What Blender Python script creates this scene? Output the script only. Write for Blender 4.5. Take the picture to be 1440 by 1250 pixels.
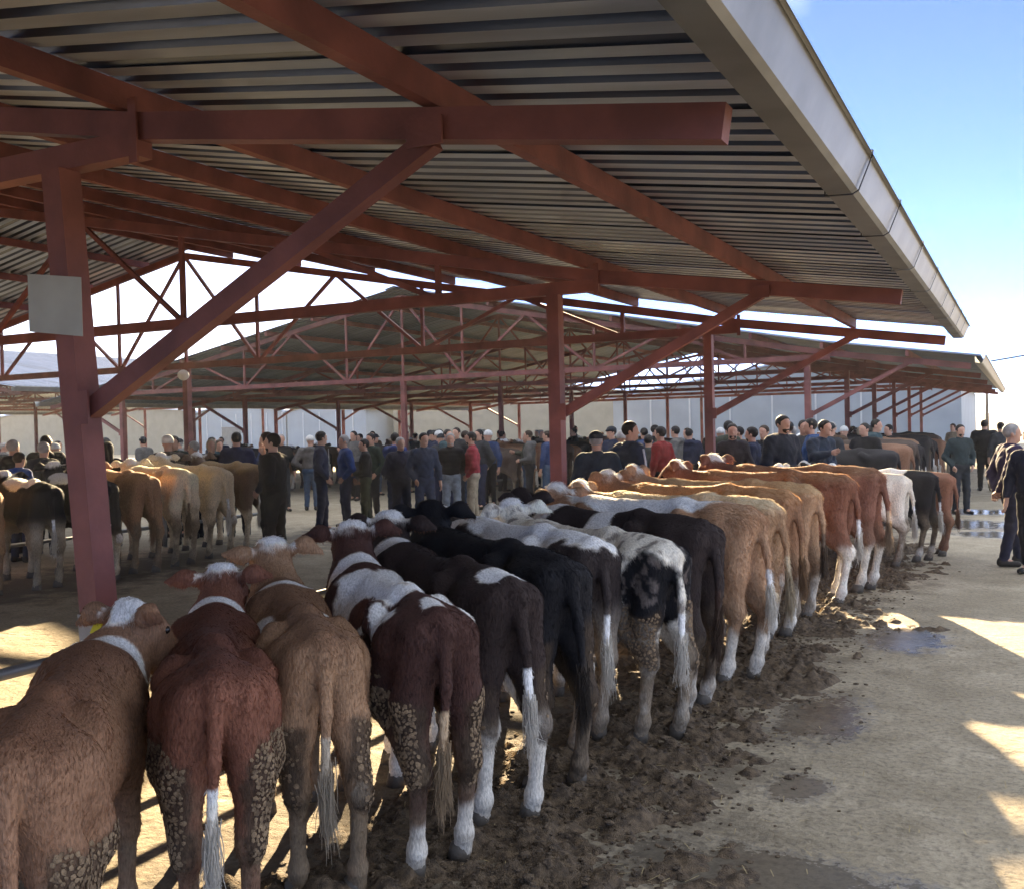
import bpy, bmesh, math, random
import numpy as np
from mathutils import Vector, Matrix
R_ = math.radians
random.seed(7); rng = np.random.default_rng(7)
S = bpy.context.scene
for o in list(bpy.data.objects): bpy.data.objects.remove(o)
COL = S.collection

# ------------------------------------------------------------------ camera
cd = bpy.data.cameras.new('camera'); cam = bpy.data.objects.new('camera', cd); COL.objects.link(cam); S.camera = cam
cd.sensor_width = 36.0; cd.lens = 36.0*1408/1440; cd.clip_start = 0.05; cd.clip_end = 3000
def cam_axes(yaw, pit, rol):
    f = np.array([math.sin(yaw)*math.cos(pit), math.cos(yaw)*math.cos(pit), math.sin(pit)])
    r = np.array([math.cos(yaw), -math.sin(yaw), 0]); u = np.cross(r, f)
    return r*math.cos(rol)+u*math.sin(rol), -r*math.sin(rol)+u*math.cos(rol), f
r_, u_, f_ = cam_axes(-.4708, -.0159, -.0242)
cam.matrix_world = Matrix(((r_[0], u_[0], -f_[0], 0), (r_[1], u_[1], -f_[1], 0), (r_[2], u_[2], -f_[2], 1.8), (0, 0, 0, 1)))
S.render.resolution_x = 1024; S.render.resolution_y = 888

# ------------------------------------------------------------------ sky, sun, exposure
CLOUD_Z = 20.0; CLOUD_X = 0.4
SUN_EL, SUN_AZ = R_(17.5), R_(-24.5)
W = bpy.data.worlds.new('World'); S.world = W; W.use_nodes = True
nt = W.node_tree; nt.nodes.clear()
wo = nt.nodes.new('ShaderNodeOutputWorld'); bg = nt.nodes.new('ShaderNodeBackground')
sky = nt.nodes.new('ShaderNodeTexSky'); sky.sky_type = 'NISHITA'; sky.sun_disc = False
sky.sun_elevation = SUN_EL; sky.sun_rotation = SUN_AZ; sky.altitude = 8000; sky.air_density = .38; sky.dust_density = 0; sky.ozone_density = 1.5
# broken cloud over the whole dome: noise on a flat cloud layer (direction / height)
tc = nt.nodes.new('ShaderNodeTexCoord'); spx = nt.nodes.new('ShaderNodeSeparateXYZ'); nt.links.new(tc.outputs['Generated'], spx.inputs[0])
def wm(op, a, b):
    n = nt.nodes.new('ShaderNodeMath'); n.operation = op
    for k, x in enumerate((a, b)):
        if isinstance(x, (int, float)): n.inputs[k].default_value = x
        else: nt.links.new(x, n.inputs[k])
    return n.outputs[0]
zc = wm('ADD', wm('MAXIMUM', spx.outputs[2], 0.0), .22); cx = nt.nodes.new('ShaderNodeCombineXYZ')
nt.links.new(wm('ADD', wm('DIVIDE', spx.outputs[0], zc), CLOUD_X), cx.inputs[0]); nt.links.new(wm('DIVIDE', spx.outputs[1], zc), cx.inputs[1]); cx.inputs[2].default_value = CLOUD_Z
nz = nt.nodes.new('ShaderNodeTexNoise'); nz.inputs['Scale'].default_value = .42; nz.inputs['Detail'].default_value = 8; nz.inputs['Roughness'].default_value = .55; nz.inputs['Distortion'].default_value = .4
cr = nt.nodes.new('ShaderNodeValToRGB'); cr.color_ramp.elements[0].position = .43; cr.color_ramp.elements[1].position = .64
cr.color_ramp.elements[1].color = (.9, .9, .9, 1)
mx = nt.nodes.new('ShaderNodeMix'); mx.data_type = 'RGBA'; mx.blend_type = 'MIX'; mx.inputs[7].default_value = (4.4, 4.65, 5.1, 1)
nt.links.new(cx.outputs[0], nz.inputs[0]); nt.links.new(nz.outputs[0], cr.inputs[0])
nt.links.new(cr.outputs[0], mx.inputs[0]); nt.links.new(sky.outputs[0], mx.inputs[6]); nt.links.new(mx.outputs[2], bg.inputs[0])
bg.inputs[1].default_value = 0.066; nt.links.new(bg.outputs[0], wo.inputs[0])
sl = bpy.data.lights.new('sun', 'SUN'); sl.energy = 3.6; sl.angle = R_(.6); sl.color = (1, .76, .45)
so = bpy.data.objects.new('sun', sl); COL.objects.link(so)
sv = Vector((math.sin(SUN_AZ)*math.cos(SUN_EL), math.cos(SUN_AZ)*math.cos(SUN_EL), math.sin(SUN_EL)))
so.rotation_euler = sv.to_track_quat('Z', 'Y').to_euler()
S.view_settings.view_transform = 'Standard'; S.view_settings.look = 'None'; S.view_settings.gamma = 1
S.view_settings.exposure = 3.45

# ------------------------------------------------------------------ helpers
def mat(name, color, rough=.7, metal=0.0, var=.25, scale=6.0, bump=.15, bscale=60.0, color2=None, stretch=None, spec=.4, thr=(.35, .65)):
    m = bpy.data.materials.new(name); m.use_nodes = True; t = m.node_tree; b = t.nodes['Principled BSDF']
    b.inputs['Roughness'].default_value = rough; b.inputs['Metallic'].default_value = metal
    b.inputs['Specular IOR Level'].default_value = spec
    tcn = t.nodes.new('ShaderNodeTexCoord'); src = tcn.outputs['Object']
    if stretch:
        mpn = t.nodes.new('ShaderNodeMapping'); mpn.inputs['Scale'].default_value = stretch; t.links.new(src, mpn.inputs[0]); src = mpn.outputs[0]
    n1 = t.nodes.new('ShaderNodeTexNoise'); n1.inputs['Scale'].default_value = scale; n1.inputs['Detail'].default_value = 6; t.links.new(src, n1.inputs[0])
    rp = t.nodes.new('ShaderNodeValToRGB'); rp.color_ramp.elements[0].position = thr[0]; rp.color_ramp.elements[1].position = thr[1]
    c2 = color2 or tuple(max(0, c*(1-var)) for c in color)
    rp.color_ramp.elements[0].color = (*c2, 1); rp.color_ramp.elements[1].color = (*color, 1)
    t.links.new(n1.outputs[0], rp.inputs[0]); t.links.new(rp.outputs[0], b.inputs['Base Color'])
    if bump:
        n2 = t.nodes.new('ShaderNodeTexNoise'); n2.inputs['Scale'].default_value = bscale; n2.inputs['Detail'].default_value = 4; t.links.new(src, n2.inputs[0])
        bp = t.nodes.new('ShaderNodeBump'); bp.inputs['Strength'].default_value = bump; bp.inputs['Distance'].default_value = .02
        t.links.new(n2.outputs[0], bp.inputs['Height']); t.links.new(bp.outputs[0], b.inputs['Normal'])
    return m
def add(name, me, parent=None, m=None, loc=None):
    o = bpy.data.objects.new(name, me); COL.objects.link(o)
    if parent: o.parent = parent
    if m and not me.materials: me.materials.append(m)
    if loc is not None: o.location = loc
    return o
def empty(name, loc=(0, 0, 0), rz=0.0):
    o = bpy.data.objects.new(name, None); COL.objects.link(o); o.location = loc; o.rotation_euler = (0, 0, rz); o.empty_display_size = .2
    return o
def tag(o, label=None, cat=None, group=None, kind=None):
    if label: o['label'] = label
    if cat: o['category'] = cat
    if group: o['group'] = group
    if kind: o['kind'] = kind
    return o
def pymesh(name, v, f, smooth=False):
    me = bpy.data.meshes.new(name); me.from_pydata([tuple(map(float, p)) for p in v], [], [tuple(map(int, q)) for q in f]); me.update()
    if smooth: me.polygons.foreach_set('use_smooth', np.ones(len(me.polygons), bool))
    return me
BOXF = [(0, 3, 2, 1), (4, 5, 6, 7), (0, 1, 5, 4), (1, 2, 6, 5), (2, 3, 7, 6), (3, 0, 4, 7)]
def bar(a, b, w, d, up=(0, 0, 1)):
    """box beam from a to b, width w, depth d (depth along up)"""
    a = Vector(a); b = Vector(b); t = (b-a).normalized(); s = t.cross(Vector(up))
    if s.length < 1e-4: s = t.cross(Vector((1, 0, 0)))
    s.normalize(); u = s.cross(t).normalized(); s = s*(w/2); u = u*(d/2)
    return [a-s-u, a+s-u, a+s+u, a-s+u, b-s-u, b+s-u, b+s+u, b-s+u], BOXF
def barobj(name, a, b, w, d, parent, m, up=(0, 0, 1)):
    v, f = bar(a, b, w, d, up); return add(name, pymesh(name, v, f), parent, m)
def join(parts):
    V, Fs = [], []
    for v, f in parts:
        n = len(V); V += list(v); Fs += [tuple(i+n for i in q) for q in f]
    return V, Fs
def tube(pts, rad, n=8):
    V, Fs = [], []; pts = [Vector(p) for p in pts]
    for i, p in enumerate(pts):
        t = (pts[min(i+1, len(pts)-1)]-pts[max(i-1, 0)]).normalized(); s = t.orthogonal().normalized() if i == 0 else (s-t*s.dot(t)).normalized()
        u = t.cross(s); r = rad[i] if hasattr(rad, '__len__') else rad
        for k in range(n):
            a = 2*math.pi*k/n; V.append(p+(s*math.cos(a)+u*math.sin(a))*r)
    for i in range(len(pts)-1):
        for k in range(n): Fs.append((i*n+k, i*n+(k+1) % n, (i+1)*n+(k+1) % n, (i+1)*n+k))
    Fs.append(tuple(range(n-1, -1, -1))); Fs.append(tuple(range((len(pts)-1)*n, len(pts)*n)))
    return V, Fs
def vnoise(P, seed=0):
    """smooth value noise, P (N,3) -> 0..1"""
    P = np.asarray(P, np.float64)+seed*17.31; i = np.floor(P).astype(np.int64); f = P-i; f = f*f*(3-2*f); out = 0
    for dx in (0, 1):
        for dy in (0, 1):
            for dz in (0, 1):
                h = ((i[:, 0]+dx)*374761393+(i[:, 1]+dy)*668265263+(i[:, 2]+dz)*2147483647+seed*1274126177) & 0xffffffff
                h = ((h ^ (h >> 13))*1274126177) & 0xffffffff; h = (h ^ (h >> 16)) & 0xffff
                w = (f[:, 0] if dx else 1-f[:, 0])*(f[:, 1] if dy else 1-f[:, 1])*(f[:, 2] if dz else 1-f[:, 2])
                out = out+w*h/65535.0
    return out
def fbm(P, seed=0, oct=3):
    P = np.asarray(P); a, s, o = .5, 0, 0
    for k in range(oct): o = o+a*vnoise(P*2**k, seed+k); s += a; a *= .55
    return o/s
def sstep(a, b, x):
    t = np.clip((x-a)/(b-a), 0, 1); return t*t*(3-2*t)
# ------------------------------------------------------------------ ground
M_ground = bpy.data.materials.new('yard_ground'); M_ground.use_nodes = True
t = M_ground.node_tree; B = t.nodes['Principled BSDF']; N = t.nodes.new; Lk = t.links.new
geo = N('ShaderNodeNewGeometry')
def noise_n(scale, detail=6, rough=.6, vec=None):
    n = N('ShaderNodeTexNoise'); n.inputs['Scale'].default_value = scale; n.inputs['Detail'].default_value = detail; n.inputs['Roughness'].default_value = rough
    Lk(vec or geo.outputs['Position'], n.inputs[0]); return n.outputs[0]
def ramp(x, p0, p1, c0=(0, 0, 0, 1), c1=(1, 1, 1, 1)):
    r = N('ShaderNodeValToRGB'); r.color_ramp.elements[0].position = p0; r.color_ramp.elements[1].position = p1
    r.color_ramp.elements[0].color = c0; r.color_ramp.elements[1].color = c1; Lk(x, r.inputs[0]); return r.outputs[0]
def mixc(fac, a, b, mode='MIX'):
    m = N('ShaderNodeMix'); m.data_type = 'RGBA'; m.blend_type = mode
    if isinstance(fac, float): m.inputs[0].default_value = fac
    else: Lk(fac, m.inputs[0])
    for k, x in ((6, a), (7, b)):
        if isinstance(x, tuple): m.inputs[k].default_value = x
        else: Lk(x, m.inputs[k])
    return m.outputs[2]
def math_n(op, a, b=None, c=None):
    m = N('ShaderNodeMath'); m.operation = op
    for k, x in enumerate((a, b, c)):
        if x is None: continue
        if isinstance(x, (int, float)): m.inputs[k].default_value = x
        else: Lk(x, m.inputs[k])
    return m.outputs[0]
big = noise_n(.8, 6, .62); med = noise_n(2.6, 7, .65); fine = noise_n(28, 8, .7); grit = noise_n(160, 3, .6)
base = mixc(ramp(big, .35, .68), (.30, .25, .17, 1), (.43, .365, .262, 1))
base = mixc(ramp(med, .42, .66), base, (.25, .205, .135, 1))
base = mixc(ramp(fine, .46, .70), base, (.14, .115, .08, 1))
base = mixc(ramp(grit, .58, .78), base, (.50, .45, .35, 1))
# trodden dung worn into the ground behind the row: a band along Y that breaks up into stains
sep = N('ShaderNodeSeparateXYZ'); Lk(geo.outputs['Position'], sep.inputs[0])
band = math_n('SUBTRACT', 1.0, math_n('MULTIPLY', math_n('ABSOLUTE', math_n('ADD', sep.outputs[0], 2.5)), .62))
band = math_n('ADD', band, math_n('MULTIPLY', math_n('SUBTRACT', med, .5), 1.7))
band = math_n('ADD', band, math_n('MULTIPLY', math_n('SUBTRACT', fine, .5), 1.1)); dung = math_n('MULTIPLY', ramp(band, .05, .80), .92)
base = mixc(dung, base, mixc(ramp(fine, .38, .62), (.055, .042, .03, 1), (.125, .096, .066, 1)))
band2 = math_n('SUBTRACT', 1.0, math_n('MULTIPLY', math_n('ABSOLUTE', math_n('ADD', sep.outputs[0], 10.9)), .5))
band2 = math_n('ADD', band2, math_n('MULTIPLY', math_n('SUBTRACT', med, .5), 1.9))
base = mixc(math_n('MULTIPLY', ramp(band2, .25, .75), .8), base, (.07, .055, .04, 1))
# damp puddled spots
wet = None
for (x, y, rx, ry) in ((-1.12, 6.25, .34, .65), (-.88, 8.75, .40, .65), (-.95, 3.95, .80, .34), (-.55, 3.45, .45, .35), (-1.0, 5.0, .18, .25), (-1.3, 18.5, 1.6, 1.2), (-.9, 21.0, 1.2, .8), (-.3, 17.0, .9, .6)):
    dx = math_n('DIVIDE', math_n('SUBTRACT', sep.outputs[0], x), rx); dy = math_n('DIVIDE', math_n('SUBTRACT', sep.outputs[1], y), ry)
    d = math_n('SUBTRACT', 1.0, math_n('SQRT', math_n('ADD', math_n('MULTIPLY', dx, dx), math_n('MULTIPLY', dy, dy))))
    wet = d if wet is None else math_n('MAXIMUM', wet, d)
wet = math_n('ADD', wet, math_n('MULTIPLY', math_n('SUBTRACT', noise_n(6, 6, .7), .5), 1.5))
wet = math_n('ADD', wet, math_n('MULTIPLY', math_n('SUBTRACT', fine, .5), .9)); wetm = ramp(wet, -.12, .38)
base = mixc(math_n('MULTIPLY', wetm, .7), base, (.06, .055, .05, 1))
Lk(base, B.inputs['Base Color'])
Lk(ramp(wetm, 0, 1, (.88, .88, .88, 1), (.09, .09, .09, 1)), B.inputs['Roughness'])
vor = N('ShaderNodeTexVoronoi'); vor.inputs['Scale'].default_value = 6.5; Lk(geo.outputs['Position'], vor.inputs[0])
hoofp = math_n('MULTIPLY', math_n('MULTIPLY', ramp(vor.outputs['Distance'], .12, .34), ramp(big, .35, .6)), .5)
hh = math_n('ADD', math_n('ADD', hoofp, math_n('MULTIPLY', fine, .55)), math_n('ADD', math_n('MULTIPLY', med, .6), math_n('MULTIPLY', grit, .12)))
bp = N('ShaderNodeBump'); Lk(ramp(wetm, .1, 1, (.85, .85, .85, 1), (.10, .10, .10, 1)), bp.inputs['Strength']); bp.inputs['Distance'].default_value = .035; Lk(hh, bp.inputs['Height']); Lk(bp.outputs[0], B.inputs['Normal'])
B.inputs['Specular IOR Level'].default_value = .35
g = add('ground', pymesh('ground', [(-900, -500, 0), (900, -500, 0), (900, 1500, 0), (-900, 1500, 0)], [(0, 1, 2, 3)]), None, M_ground); tag(g, kind='structure')

# trodden manure: real relief behind the hooves, plus loose clods
M_dung = mat('wet_manure', (.175, .125, .078), .85, 0, .6, 26, 1.0, 150, color2=(.06, .042, .028), spec=.3)
def dung_height(P, seed, amp, cx, half):
    m = 1-np.abs(P[:, 0]-cx)/half+(fbm(P*1.3, seed, 4)-.5)*2.4
    h = (fbm(P*6, seed+5, 5)-.42)*amp*2.0+np.maximum(0, vnoise(P*19, seed+9)-.5)*amp*1.3+np.maximum(0, vnoise(P*33, seed+12)-.5)*amp*.9
    m = m+(fbm(P*9, seed+33, 3)-.5)*.9; return h*sstep(.05, .6, m)-.03*(1-sstep(-.05, .3, m))
def dung_strip(x0, x1, y0, y1, step, seed, amp, cx, half):
    nx, ny = int((x1-x0)/step), int((y1-y0)/step)
    X, Y = np.meshgrid(np.linspace(x0, x1, nx), np.linspace(y0, y1, ny)); P = np.c_[X.ravel(), Y.ravel(), np.zeros(nx*ny)]
    P[:, 2] = dung_height(P, seed, amp, cx, half)
    edge = np.minimum.reduce([P[:, 0]-x0, x1-P[:, 0], P[:, 1]-y0, y1-P[:, 1]]); P[:, 2] -= .05*(1-sstep(0, .15, edge))
    i = np.arange(nx*ny).reshape(ny, nx); q = np.c_[i[:-1, :-1].ravel(), i[:-1, 1:].ravel(), i[1:, 1:].ravel(), i[1:, :-1].ravel()]
    q = q[(P[q, 2] > -.02).any(1)]
    used = np.unique(q); rem = -np.ones(len(P), int); rem[used] = np.arange(len(used))
    return pymesh('manure', P[used], rem[q], True)
o = add('manure', dung_strip(-3.6, -.3, .6, 16, .026, 3, .085, -2.05, .95), None, M_dung)
tag(o, 'dark trodden manure churned up behind the front row of cattle', 'manure', kind='stuff')
def clod(seed, sub=1):
    bm = bmesh.new(); bmesh.ops.create_icosphere(bm, subdivisions=sub, radius=1)
    r = random.Random(seed)
    for v in bm.verts: v.co *= r.uniform(.7, 1.2); v.co.z *= .55
    V = np.array([v.co[:] for v in bm.verts]); Fc = [[v.index for v in f.verts] for f in bm.faces]; bm.free(); return V, np.array(Fc)
CL = [clod(i) for i in range(6)]
def scatter_clods(name, pts, sizes, m, label, cat, parent=None, normals=None, flat=1.0):
    V, Fs, n = [], [], 0
    for i, p in enumerate(pts):
        cv, cf = CL[rng.integers(6)]; a = rng.uniform(0, 6.28); c, s = math.cos(a), math.sin(a)
        q = cv*sizes[i]*np.array([rng.uniform(.75, 1.3), rng.uniform(.75, 1.2), flat]); q = np.c_[q[:, 0]*c-q[:, 1]*s, q[:, 0]*s+q[:, 1]*c, q[:, 2]]
        if normals is not None:
            nn = normals[i]; a1 = np.cross(nn, [0, 0, 1.0]); l = np.linalg.norm(a1); a1 = a1/l if l > 1e-3 else np.array([1., 0, 0]); b1 = np.cross(nn, a1)
            q = q[:, :1]*a1+q[:, 1:2]*b1+q[:, 2:]*nn
        V.append(q+p); Fs.append(cf+n); n += len(cv)
    me = pymesh(name, np.vstack(V), np.vstack(Fs)); o = add(name, me, parent, m); tag(o, label, cat, kind='stuff'); return o
n = 9500; Y = .8+14*rng.random(n)**1.4; X = -1.9+rng.normal(0, .34, n)
scatter_clods('dung_clods', np.c_[X, Y, np.maximum(0, dung_height(np.c_[X, Y, 0*X], 3, .085, -2.05, .95))+.002], rng.uniform(.004, .017, n)*np.where(rng.random(n) < .08, 1.9, 1), M_dung, 'loose dark clods of dung scattered over the yard ground', 'dung')
M_straw = mat('straw', (.42, .33, .17), .8, 0, .4, 30, 0)
sv_, sf_ = [], []
for k in range(1500):
    x, y = -1.6+rng.normal(0, .9), .8+15*rng.random()**1.3; a = rng.uniform(0, 3.14); l, w_ = rng.uniform(.02, .07), .0018; c, s = math.cos(a), math.sin(a); z0, z1 = .006+rng.random()*.012, .006+rng.random()*.02; n0 = len(sv_)
    sv_ += [(x-s*w_, y+c*w_, z0), (x+s*w_, y-c*w_, z0), (x+c*l+s*w_, y+s*l-c*w_, z1), (x+c*l-s*w_, y+s*l+c*w_, z1)]; sf_.append((n0, n0+1, n0+2, n0+3))
o = add('straw', pymesh('straw', sv_, sf_), None, M_straw); tag(o, 'dry straw stems strewn over the dung and yard ground', 'straw', kind='stuff')
M_lit = mat('litter_paper', (.75, .74, .70), .7, 0, .2, 20, .1)
for (x, y, a) in ((-10.6, 15.2, .4), (-9.7, 15.9, 1.2), (-11.0, 13.9, 2.0), (-8.2, 12.6, .2), (-9.0, 13.2, .9)):
    v = [(-.07, -.05, .012), (.07, -.05, .006), (.075, .05, .02), (-.06, .055, .008), (0, 0, .03)]
    o = add('paper_scrap', pymesh('paper_scrap', v, [(0, 1, 4), (1, 2, 4), (2, 3, 4), (3, 0, 4)]), None, M_lit, (x, y, .003)); o.rotation_euler = (0, 0, a)
    tag(o, 'crumpled white paper scrap on the ground near the talking men', 'litter', 'paper scraps on the yard')

# ------------------------------------------------------------------ sheds
M_red = mat('red_oxide_paint', (.205, .074, .066), .62, 0, .3, 3.0, .12, 40, color2=(.115, .042, .040))
M_roof = mat('galvanised_sheet', (.43, .50, .60), .34, .5, .3, 2.0, .04, 30, color2=(.30, .345, .41), stretch=(.4, 3, 1))
M_rib_shade = mat('galvanised_rib_shade', (.17, .20, .27), .34, .85, .3, 2.0, .03, 30, color2=(.11, .13, .18), stretch=(.4, 3, 1))  # darker copy of the sheet: dark reflection and recess shade painted onto rib faces
M_gut = mat('gutter_metal', (.20, .21, .215), .42, .5, .3, 3, .03, 20)
M_roof_shade = mat('shaded_sheet', (.055, .085, .135), .5, .3, .35, 1.5, .04, 30, color2=(.03, .047, .075), stretch=(.4, 3, 1))  # far shed's roof sheet, shade under it painted in as a darker colour
M_conc = mat('plinth_concrete', (.34, .33, .31), .9, 0, .35, 8, .3, 60)
M_strap = mat('dark_strap', (.05, .05, .055), .5, .6, .2, 10, 0)
for _m in (M_roof, M_rib_shade, M_roof_shade):      # every sheet weathered a little differently
    _t = _m.node_tree; _b = _t.nodes['Principled BSDF']; _src = _b.inputs['Base Color'].links[0].from_socket; _oi = _t.nodes.new('ShaderNodeObjectInfo')
    _mr = _t.nodes.new('ShaderNodeMapRange'); _mr.inputs[3].default_value = .74; _mr.inputs[4].default_value = 1.12; _t.links.new(_oi.outputs['Random'], _mr.inputs[0])
    _mx = _t.nodes.new('ShaderNodeVectorMath'); _mx.operation = 'SCALE'; _t.links.new(_src, _mx.inputs[0]); _t.links.new(_mr.outputs[0], _mx.inputs['Scale']); _t.links.new(_mx.outputs[0], _b.inputs['Base Color'])
XC, XM, XL = -4.1, -14.45, -24.8
XJ, ZJ, XE, ZE, ZR = -3.63, 3.245, -.885, 2.826, 5.30
PITCH = .20
def roof_panel(sign, nr, dark=False, cache={}):
    """one corrugated sheet from the ridge to the eave, nr ribs wide, ribs run down the slope"""
    if (sign, nr, dark) in cache: return cache[(sign, nr, dark)]
    prof = []
    for k in range(nr):
        y = k*PITCH; prof += [(y, 0), (y+.110, 0), (y+.128, .042), (y+.184, .042)]
    prof.append((nr*PITCH+.02, 0.001)); xs = [(XM, ZR+.205), (XJ, ZJ+.205), (-.70, ZE+.205-(.885-.70)*.152)]
    V = [((XM+sign*(x-XM)), y, z+h) for (x, z) in xs for (y, h) in prof]; n = len(prof); Fs = []
    for r in range(2):
        for i in range(n-1): Fs.append((r*n+i, r*n+i+1, (r+1)*n+i+1, (r+1)*n+i))
    me = pymesh('roof_sheet', V, Fs); me.materials.append(M_roof_shade if dark else M_roof); me.materials.append(M_rib_shade)
    me.polygons.foreach_set('material_index', [1 if (i % (n-1)) % 4 else 0 for i in range(len(Fs))]); cache[(sign, nr, dark)] = me; return me
def make_shed(name, label, ys, y0, y1, dx=0.0, dz=0.0, detail=2, lean=None, dark=False):
    root = empty(name, (dx, 0, 0)); tag(root, label, 'cattle shed', 'open cattle sheds')
    for ti, Yt in enumerate(ys):
        for ci, x in enumerate((XC, XM, XL)):
            a, b = Vector((x, Yt, 0)), Vector((x, Yt, 3.105+dz))
            if lean and (ci, ti) == lean: a += Vector((.095, .048, 0)); b += Vector((-.06, -.03, 0))
            w = .125 if ci != 1 else .12; c = barobj('column', a, b, w, w, root, M_red, up=(0, 1, 0))
            if detail == 2:
                ap = a+(b-a)*(.95/3.1); pl = barobj('plinth', a, ap, w+.014, w+.014, c, M_conc, up=(0, 1, 0))
        zt = 3.165+dz
        barobj('tie_beam', (XJ, Yt, zt), (2*XM-XJ, Yt, zt), .10, .12, root, M_red)
        for s in (1, -1):
            X = lambda x: XM+s*(x-XM)
            barobj('rafter', (XM, Yt, ZR+dz), (X(XJ), Yt, ZJ+dz), .08, .12, root, M_red)
            barobj('eave_beam', (X(XJ-.02), Yt+.004, ZJ+dz), (X(XE), Yt+.004, ZE+dz), .088, .125, root, M_red)
            barobj('knee_brace', (X(XC+.06), Yt+.01, 1.94+dz), (X(-2.06), Yt+.01, 2.955+dz), .072, .088, root, M_red)
            for (px_, pz_, pw_, ph_) in ((XJ, 3.215, .05, .30), (-2.06, 2.965, .16, .11), (XC+.07, 1.95, .10, .16)):
                barobj('gusset_plate', (X(px_), Yt-.062, pz_-ph_/2+dz), (X(px_), Yt-.062, pz_+ph_/2+dz), pw_, .012, root, M_red, up=(0, 1, 0))
            web = []
            nP = 6; L = (XJ-XM)/nP
            for i in range(1, nP):
                xa = XM+i*L; ztop = ZR+(ZJ-ZR)*(xa-XM)/(XJ-XM)+dz
                if i % 2 == 1:
                    web.append(((X(xa), Yt, zt), (X(xa), Yt, ztop)))
                    for j in (i-1, i+1):
                        xb = XM+j*L; zb = ZR+(ZJ-ZR)*(xb-XM)/(XJ-XM)+dz
                        if j < nP: web.append(((X(xa), Yt+.02, zt), (X(xb), Yt+.02, zb)))
            if s == 1: web.append(((XM, Yt, zt), (XM, Yt, ZR+dz)))
            for a, b in web: barobj('web_bar', a, b, .05, .055, root, M_red)
    for s in (1, -1):
        xs = [-2.06, -3.75]+[XJ-1.62*k for k in range(1, 7)]
        for x in xs:
            z = (ZE+(ZJ-ZE)*(XE-x)/(XE-XJ) if x > XJ else ZJ+(ZR-ZJ)*(XJ-x)/(XJ-XM))+.135+dz
            barobj('purlin', (XM+s*(x-XM), y0+.05, z), (XM+s*(x-XM), y1-.05, z), .06, .125, root, M_red)
        y = y0; k = 0
        while y < y1-.1:
            nr = min(4, max(1, int(round((y1-y)/PITCH)))); o = add('roof_sheet', roof_panel(s, nr, dark), root); o.location = (0, y, dz+(.0015 if k % 2 else 0)); y += nr*PITCH; k += 1
        # gutter: open trough with rolled lip
        gx = [(-.80, 3.0), (-.80, 2.866), (-.69, 2.86), (-.665, 2.875), (-.605, 3.015), (-.59, 3.022), (-.582, 3.005)]
        th = .004; inner = [(x+(.004 if i < 2 else -.004), z+.004) for i, (x, z) in enumerate(gx)]
        loop = gx+inner[::-1]; V = []
        for yy in (y0-.05, y1+.02): V += [(XM+s*(x-XM), yy, z+dz) for x, z in loop]
        n = len(loop); Fs = [(i, (i+1) % n, n+(i+1) % n, n+i) for i in range(n)]+[tuple(range(n)), tuple(range(2*n-1, n-1, -1))]
        gt = add('gutter', pymesh('gutter', V, Fs), root, M_gut)
        if detail == 2 and s == 1:
            yy = 4.05
            for yy in (4.9, 6.1, 7.6, 9.0, 10.4, 11.6, 12.7, 13.7):
                pts = [(-.808, yy, 2.90), (-.808, yy, 2.856), (-.685, yy, 2.85), (-.656, yy, 2.866), (-.596, yy, 3.012), (-.59, yy, 3.04), (-.70, yy, 3.05)]
                pr = [bar(pts[i], pts[i+1], .012 if yy < 7 else .02, .005) for i in range(len(pts)-1)]
                add('gutter_strap', pymesh('gutter_strap', *join(pr)), gt, M_strap if yy < 7 else M_gut)
    v, f = join([bar((XM, y0, ZR+.245+dz), (XM+.35, y0, ZR+.18+dz), .01, .01)])
    V = [(XM-.3, y0, ZR+.19+dz), (XM, y0, ZR+.262+dz), (XM+.3, y0, ZR+.19+dz), (XM-.3, y1, ZR+.19+dz), (XM, y1, ZR+.262+dz), (XM+.3, y1, ZR+.19+dz)]
    add('ridge_cap', pymesh('ridge_cap', V, [(0, 1, 4, 3), (1, 2, 5, 4)]), root, M_roof)
    return root
Y1, Y2, Y3, Y4 = 3.42, 9.06, 14.52, 22.19
shedA = make_shed('cattle_shed', 'red steel cattle shed with corrugated roof and gutter sheltering the front row of cattle', [-7.7, -2.15, Y1, Y2, Y3], -9.6, 14.72, lean=(0, 2))
shedB = make_shed('cattle_shed', 'second cattle shed beyond the gap, its shade-darkened roof underside above the far cattle rows', [Y4+5.5*k for k in range(6)], Y4-.35, Y4+28, detail=1, dark=True)
shedD = make_shed('cattle_shed', 'pale roofed cattle shed past the left side of the far shed', [Y4+5.5*k for k in range(6)], Y4-.35, Y4+28, dx=-28.6, dz=.55, detail=1)
shedC = make_shed('cattle_shed', 'cattle shed standing alongside the far edge of the shed with the front row', [3.4, 9.06, 14.52], -2, 14.72, dx=-28.6, dz=.3, detail=1)
# tie rails the cattle are haltered to
M_rail = mat('galvanised_pipe', (.24, .25, .27), .5, .6, .3, 5, .05)
def tie_rail(x, y0, y1, label, posts):
    r = empty('tie_rail', (x, y0, 0)); tag(r, label, 'rail', 'tie rails')
    for z in (.70, .34):
        v, f = tube([(0, 0, z), (0, y1-y0, z)], .03, 8); add('pipe', pymesh('pipe', v, f, True), r, M_rail)
    for p in posts:
        v, f = tube([(.075, p-y0, 0), (.075, p-y0, .78)], .035, 8); add('post', pymesh('post', v, f, True), r, M_rail)
tie_rail(-4.30, -2, 14.6, 'grey pipe tie rail along the columns in front of the front row of cattle', [1.0, 6.2, 11.8])
tie_rail(-12.6, 2, 14.6, 'grey pipe tie rail behind the heads of the opposite cattle row', [4, 6, 8, 10, 12, 14])
tie_rail(-13.3, 22.3, 48, 'grey pipe tie rail in front of the dark far cattle row', [24, 28, 32, 36, 40, 44])
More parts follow.
